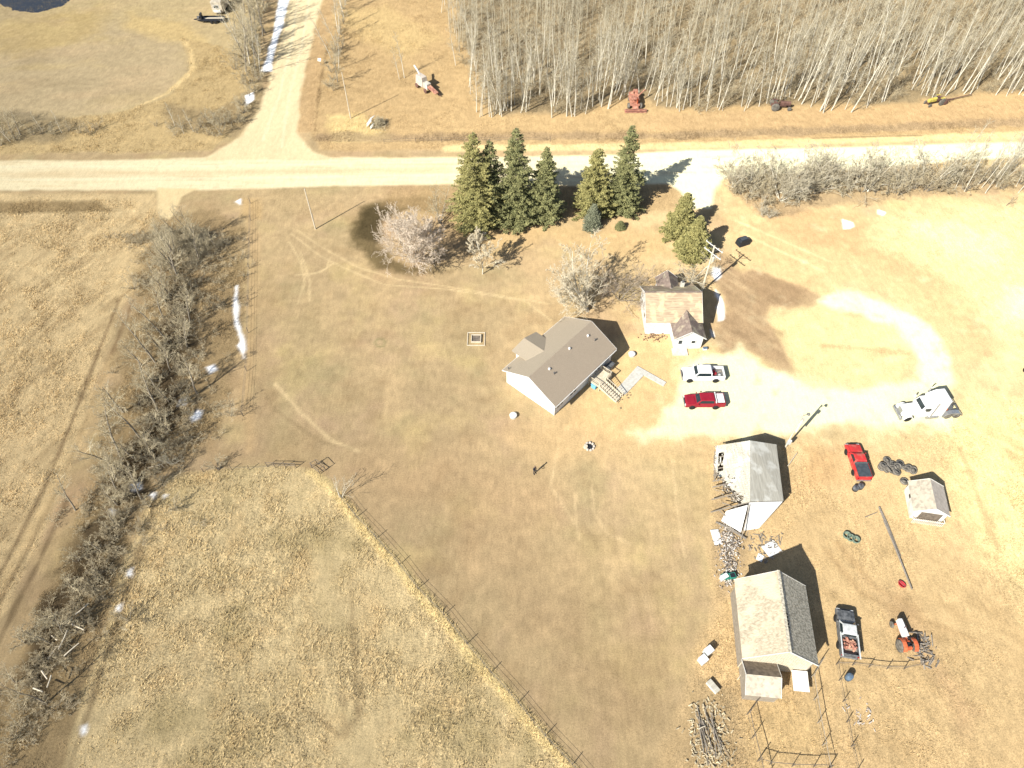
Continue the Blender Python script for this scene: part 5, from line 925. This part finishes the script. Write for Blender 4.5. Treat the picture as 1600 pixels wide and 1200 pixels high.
for x, y, rz, d_, lb in ((1119, 840, .12, (1.0, 1.9), 'pale rectangular sheet lying left of the rubble strip'), (1205, 858, .5, (1.9, 1.5), 'white sheet of roofing above the barn'), (1187, 872, 1., (.9, .7), 'small scrap of white sheet left of the larger one above the barn')):
    p = at(x, y); tag(MB().box((0, 0, .12), (d_[0], d_[1], .05), rx=.05).build('roofing_sheet', W['white_siding']), lb, 'sheet'); bpy.context.view_layer.update(); o = COL.objects[-1]; o.location = (p.x, p.y, 0); o.rotation_euler = (0, .06, rz)

# ------------------------------------------------------------------ poles, fences, timber
def pole(label, base, top_, r=.14, arms=(), m='pale_wood'):
    b = at(*base); t = thing('utility_pole', label, 'pole', (b.x, b.y, 0)); MB().tube([(0, 0, -.3), (0, 0, top_)], [r, r*.65], 10).build('post', W[m], t); return t
t = pole('bare wooden pole alone on the lawn near the pasture track', (493, 358), 8.0, .12); MB().bar((.0, .0, .0), (.1, .05, 3.2), .09).build('guard', W['white_siding'], t); f = MB(); [f.lathe([(.05, 0), (.05, .14), (0, .15)], (x, 0, 7.95), 8) for x in (0,)]; f.build('insulator', W['tin_white'], t)
pole('tall thin pale pole in the meadow above the crossing', (548, 185), 9.4, .11)
t = pole('utility pole with two cross arms behind the old cottage', (1096, 456), 9.2, .17)
for z_, y_ in ((9.0, .0), (7.7, .0)):
    q = MB().bar((-.95, 1.35, z_), (.95, -1.35, z_), .09).build('cross_arm', W['trim'], t); f = MB(); [f.lathe([(.05, 0), (.07, .08), (.04, .2), (0, .2)], (x, -x*1.42, z_+.05), 8) for x in (-.88, -.45, .45, .88)]; f.build('insulator', W['tin_white'], q)
f = MB().bar((0, 0, 8.2), (.5, -.71, 8.95), .05).bar((0, 0, 8.2), (-.5, .71, 8.95), .05); f.build('brace', W['steel'], t); MB().lathe([(0, 0), (.25, 0), (.27, .75), (.1, .85), (0, .85)], (.35, .1, 6.2), 14).build('transformer', W['grey_tin'], t)
t = pole('yard pole with white board and lamp beside the collapsed barn', (1227, 699), 7.3, .13); MB().box((.16, -.02, 5.0), (.06, .42, 2.6)).build('white_board', W['white_siding'], t); MB().box((.0, -.2, 1.5), (.5, .22, .8)).build('meter_box', W['tin_white'], t, bevel=.02)
q = MB().bar((0, 0, 6.9), (.75, .2, 7.1), .05).build('lamp_arm', W['steel'], t); MB().lathe([(0, .0), (.16, .02), (.22, -.12), (.05, .2), (0, .22)], (.8, .22, 7.05), 12).build('lamp_shade', W['steel'], q); MB().box((.3, 0, 6.1), (.35, .3, .4)).build('junction_box', W['grey_tin'], t)
p = at(501, 102); t = thing('road_sign', 'small blank white sign on a short post beside the side road', 'sign', (p.x, p.y, 0), -.2); MB().bar((0, 0, -.2), (0, 0, 1.3), .07).build('post', W['old_wood'], t); MB().box((0, -.05, 1.25), (.7, .03, .6), rx=-.6).build('sign_plate', W['white_siding'], t)
def fence(label, pxs, h_=1.2, wires=(.35, .75, 1.1), wm='steel', wr=.012, pr=.038, rails=(), pm='dark_wood', cat='fence', name='wire_fence', posts=None):
    P_ = [at(*q) for q in pxs]; t = thing(name, label, cat, P_[0]); P_ = [q-P_[0] for q in P_]
    for q in (P_ if posts is None else posts): MB().tube([(q.x, q.y, -.3), (q.x+random.gauss(0, .04), q.y, h_)], [pr*1.1, pr], 7).build('post', W[pm], t)
    for z in wires:
        f = MB(); [f.tube([(a.x, a.y, z), (b.x, b.y, z)], wr, 4) for a, b in zip(P_[:-1], P_[1:])]; f.build('wire', W[wm], t)
    for z in rails:
        f = MB(); [f.tube([(a.x, a.y, z+random.gauss(0, .05)), (b.x, b.y, z+random.gauss(0, .05))], .036, 6) for a, b in zip(P_[:-1], P_[1:])]; f.build('rail', W[pm], t)
    return t
fence('wire fence with dark posts along the diagonal edge of the pasture', [(533, 778), (557, 809), (588, 842), (624, 883), (653, 921), (693, 962), (729, 1007), (767, 1052), (809, 1099), (851, 1151), (894, 1196), (945, 1255)], 1.3)
fence('row of dark posts along the top of the pasture', [(318, 737), (341, 735), (362, 734), (390, 734), (431, 731)], 1.05, (.5,), rails=())
fence('rail fence panel at the top of the pasture by the gate', [(418, 729), (446, 730), (463, 731)], 1.1, (), rails=(.95, .5), name='rail_fence')
fence('small square timber brace pen at the corner of the pasture', [(487, 731), (497, 726), (509, 735), (500, 741), (487, 731)], 1.2, (), rails=(1.1, .45), name='corner_pen', cat='pen')
fence('pale plank fence end beside the yellow green bush', [(234, 736), (257, 731)], .9, (), rails=(.8,), pm='pale_wood', name='rail_fence')
fence('wire fence beside the track at the left edge of the lawn', [(392, 318), (392, 345), (391, 380), (390, 420), (389, 470), (388, 520), (386, 580), (380, 650)], 1.2)
fence('corral fence running down from the right corner of the barn', [(1281, 1034), (1266, 1059), (1271, 1094), (1277, 1130), (1284, 1165), (1291, 1205)], 1.5, (.5,), rails=(1.35,), pm='old_wood', name='corral_fence')
fence('outer corral fence right of the weedy lane', [(1306, 1039), (1310, 1064), (1316, 1097), (1322, 1129), (1329, 1167), (1338, 1205)], 1.2, (.45, .9), name='corral_fence')
fence('short corral fence below the derelict pickup and the tractor', [(1306, 1039), (1331, 1040), (1357, 1043), (1385, 1046), (1412, 1046), (1440, 1040)], 1.2, (.45,), rails=(.95,), name='corral_fence')
fence('corral fence left below the barn lean-to', [(1186, 1090), (1166, 1117), (1174, 1154), (1183, 1190), (1190, 1225)], 1.9, (.6,), rails=(1.6,), name='corral_fence')
fence('bottom corral fence at the lower edge of the picture', [(1183, 1190), (1202, 1195), (1237, 1198), (1271, 1199), (1295, 1200)], 1.4, (), rails=(1.25,), name='corral_fence')
fence('low wire fence on the verge north of the gravel road', [(600, 224), (650, 222), (690, 221), (740, 221), (800, 221), (860, 220)], .9, (.4, .8))
def log(label, a, b, r, z, m, gr, name='fence_rail'):
    A = at(*a, z); B = at(*b, z); c_ = (A+B)/2; t = MB().tube([A-c_, (A-c_)*.3+Vector((random.gauss(0, .04), 0, .02)), B-c_], [r, r*.9, r*.7], 7).build(name, W[m]); t.location = c_; tag(t, label, 'timber', gr)
for k in range(7): o = random.uniform(-1.5, 1.5); log('long grey rail in the narrow rail pile right of the green coils', (1373+o+k*.2+(k % 3)*8, 792+(k % 3)*22), (1424+o-(2-k % 3)*9, 921-(2-k % 3)*26), .085, .12+.1*(k % 3), 'grey_wood', 'rails of the narrow rail pile')
log('thin rail lying across the weeds left of the rail pile', (1352, 808), (1371, 800), .05, .08, 'grey_wood', None)
for k in range(13): x = 1086+k*2.3; log('long grey pole in the brush pile at the bottom of the picture', (x+random.uniform(-4, 4), 1103+random.uniform(-3, 30)), (x+12+random.uniform(-9, 22), 1190+random.uniform(-20, 25)), random.uniform(.035, .06), .15+.08*(k % 4), 'grey_wood', 'poles of the brush pile', 'grey_pole')
for a, b, lb in (((1091, 1139), (1102, 1134), 'short pale board lying across the pole pile'), ((1152, 1062), (1159, 1052), 'short pale stake leaning left of the lean-to')): log(lb, a, b, .06, .5, 'pale_wood', None, 'pale_board')
log('pale leaning plank right of the collapsed barn', (1231, 728), (1245, 708), .06, .3, 'pale_wood', None, 'leaning_plank')
for k in range(10):
    q = ((52, 1075), (75, 1030), (95, 1010), (100, 1025), (65, 1048), (80, 1055), (105, 985), (112, 975), (118, 960), (90, 1000))[k]; a = random.uniform(0, 3.14); log('fallen grey pole in the lower hedgerow', q, (q[0]+random.uniform(-14, 26), q[1]+random.uniform(-30, 30)), .08, random.uniform(.3, 1.3), 'pale_wood', 'fallen poles of the lower hedgerow', 'fallen_pole')
# rubble along the collapsed barn
def rubble(name, label, poly, n_, m_, smin, smax, zt=.35):
    w_ = ats(poly); f = MB(); x0, y0 = w_.min(0); x1, y1 = w_.max(0); c_ = 0
    while c_ < n_:
        x, y = random.uniform(x0, x1), random.uniform(y0, y1); ins = False
        for i in range(len(w_)):
            a, b = w_[i], w_[(i+1) % len(w_)]
            if (a[1] > y) != (b[1] > y) and x < (b[0]-a[0])*(y-a[1])/(b[1]-a[1])+a[0]: ins = not ins
        if not ins: continue
        c_ += 1
        if random.random() < .5: x += random.gauss(0, .5); y += random.gauss(0, .5)
        f.box((x, y, random.uniform(.02, zt)), (random.uniform(smin, smax), random.uniform(.04, .14), random.uniform(.02, .08)), random.uniform(0, 3.14), random.gauss(0, .35), random.gauss(0, .3))
    tag(f.build(name, W[m_]), label, 'rubble', kind='stuff')
R1 = [(1126, 735), (1165, 745), (1172, 800), (1150, 790), (1128, 765)]; R2 = [(1133, 820), (1150, 812), (1144, 838), (1156, 850), (1143, 866), (1152, 884), (1146, 906), (1136, 918), (1128, 900), (1134, 884), (1122, 872), (1131, 856), (1126, 842)]; R3 = [(1170, 835), (1215, 840), (1215, 870), (1180, 880), (1165, 860)]
rubble('barn_rubble', 'broken grey boards and laths spilling from the collapsed barn', R1, 420, 'old_wood', .12, .8, .8); rubble('white_laths', 'white painted splinters spilling from the collapsed barn', R1, 130, 'white_paint', .1, .55, .9)
rubble('rubble_strip', 'strip of grey rubble and junk between the two barns', R2, 420, 'grey_felt', .06, .3, .22); rubble('dark_scrap', 'dark metal scrap in the strip between the two barns', R2, 330, 'dark_wood', .08, .4, .25); rubble('pale_scrap', 'pale scraps in the strip between the two barns', R2, 150, 'white_paint', .05, .25, .25)
rubble('fallen_sticks', 'scattered sticks and scraps above the big barn', R3, 90, 'grey_wood', .1, .9, .15); rubble('corral_sticks', 'broken sticks in the weeds right of the orange tractor', [(1430, 985), (1450, 1000), (1455, 1040), (1438, 1040), (1430, 1010)], 70, 'grey_wood', .2, 1.2, .3)
rubble('pile_brush', 'grey sticks and stalks under the pole pile', [(1080, 1095), (1125, 1095), (1140, 1150), (1140, 1210), (1085, 1210), (1078, 1150)], 380, 'brush_twig', .1, .5, .22)
rubble('deck_clutter', 'pots and bits of clutter at the foot of the deck stairs', [(952, 612), (985, 612), (984, 630), (960, 628)], 26, 'dark_wood', .12, .35, .2)
rubble('cottage_rubble', 'low rubble and dead flowers along the front wall of the cottage', [(1003, 521), (1040, 524), (1035, 532), (1005, 532)], 70, 'rust_dark', .08, .35, .15)
rubble('stones', 'loose stones and sticks at the bottom right of the corral', [(1330, 1110), (1368, 1108), (1365, 1130), (1340, 1135)], 26, 'grey_felt', .15, .5, .25)

# ------------------------------------------------------------------ the person on the lawn
p = at(835, 740); t = thing('person', 'person in dark clothes standing on the lawn holding a remote control', 'person', (p.x, p.y, 0), -2.4)
J = [((0, 0, .93), .125), ((0, 0, 1.12), .12), ((0, 0, 1.32), .145), ((0, 0, 1.47), .075), ((0, .01, 1.54), .06), ((0, .015, 1.63), .085), ((0, .02, 1.71), .075)]; E_ = [(0, 1), (1, 2), (2, 3), (3, 4), (4, 5), (5, 6)]
def ch(root, seq):
    k = root
    for c_, r_ in seq: J.append((c_, r_)); E_.append((k, len(J)-1)); k = len(J)-1
    return k
for s_ in (-1, 1):
    ch(0, [((s_*.1, 0, .86), .10), ((s_*.12, .02, .5), .065), ((s_*.13, -.02, .1), .045), ((s_*.14, .1, .04), .045), ((s_*.15, .19, .03), .03)])
    hnd = ch(2, [((s_*.19, 0, 1.42), .065), ((s_*.24, -.02, 1.16), .045), ((s_*.14, .2, 1.1), .034), ((s_*.11, .27, 1.11), .03)])
    for k in range(4): ch(hnd, [((s_*(.11-.02*k), .315, 1.12+.006*k), .009), ((s_*(.09-.018*k), .345+.004*k, 1.10), .008)])
    ch(hnd, [((s_*.08, .28, 1.145), .010), ((s_*.06, .3, 1.15), .009)])
me = bpy.data.meshes.new('body'); me.from_pydata([j[0] for j in J], E_, []); ob_ = bpy.data.objects.new('body', me); COL.objects.link(ob_); ob_.parent = t
sk = ob_.modifiers.new('skin', 'SKIN')
for v, j in zip(me.skin_vertices[0].data if me.skin_vertices else [], J): v.radius = (j[1], j[1])
me.materials.append(mat('dark_cloth', (.035, .04, .06), (.02, .022, .03), 5))
if not me.skin_vertices:
    bpy.context.view_layer.update()
for i, v in enumerate(me.skin_vertices[0].data if me.skin_vertices else []): v.use_root = (i == 0)
sb = ob_.modifiers.new('sub', 'SUBSURF'); sb.levels = 2; sb.render_levels = 2
print('skin', bool(me.skin_vertices))
MB().lathe([(.03, -.12), (.075, -.06), (.088, .02), (.075, .09), (.03, .125), (0, .13)], (0, .03, 1.66), 14).build('face', mat('skin', (.5, .3, .2), (.45, .27, .18)), t, True)
MB().lathe([(.092, -.02), (.095, .04), (.075, .1), (.03, .135), (0, .14)], (0, .012, 1.67), 14).build('hair', W['dark_wood'], t, True)
t2 = MB().box((0, 0, 0), (.17, .1, .03)).build('remote_control', W['paint_black'], bevel=.01); t2.matrix_basis = t.matrix_basis @ Matrix.Translation((0, .33, 1.13)); tag(t2, 'small black remote control held by the person on the lawn', 'remote control')
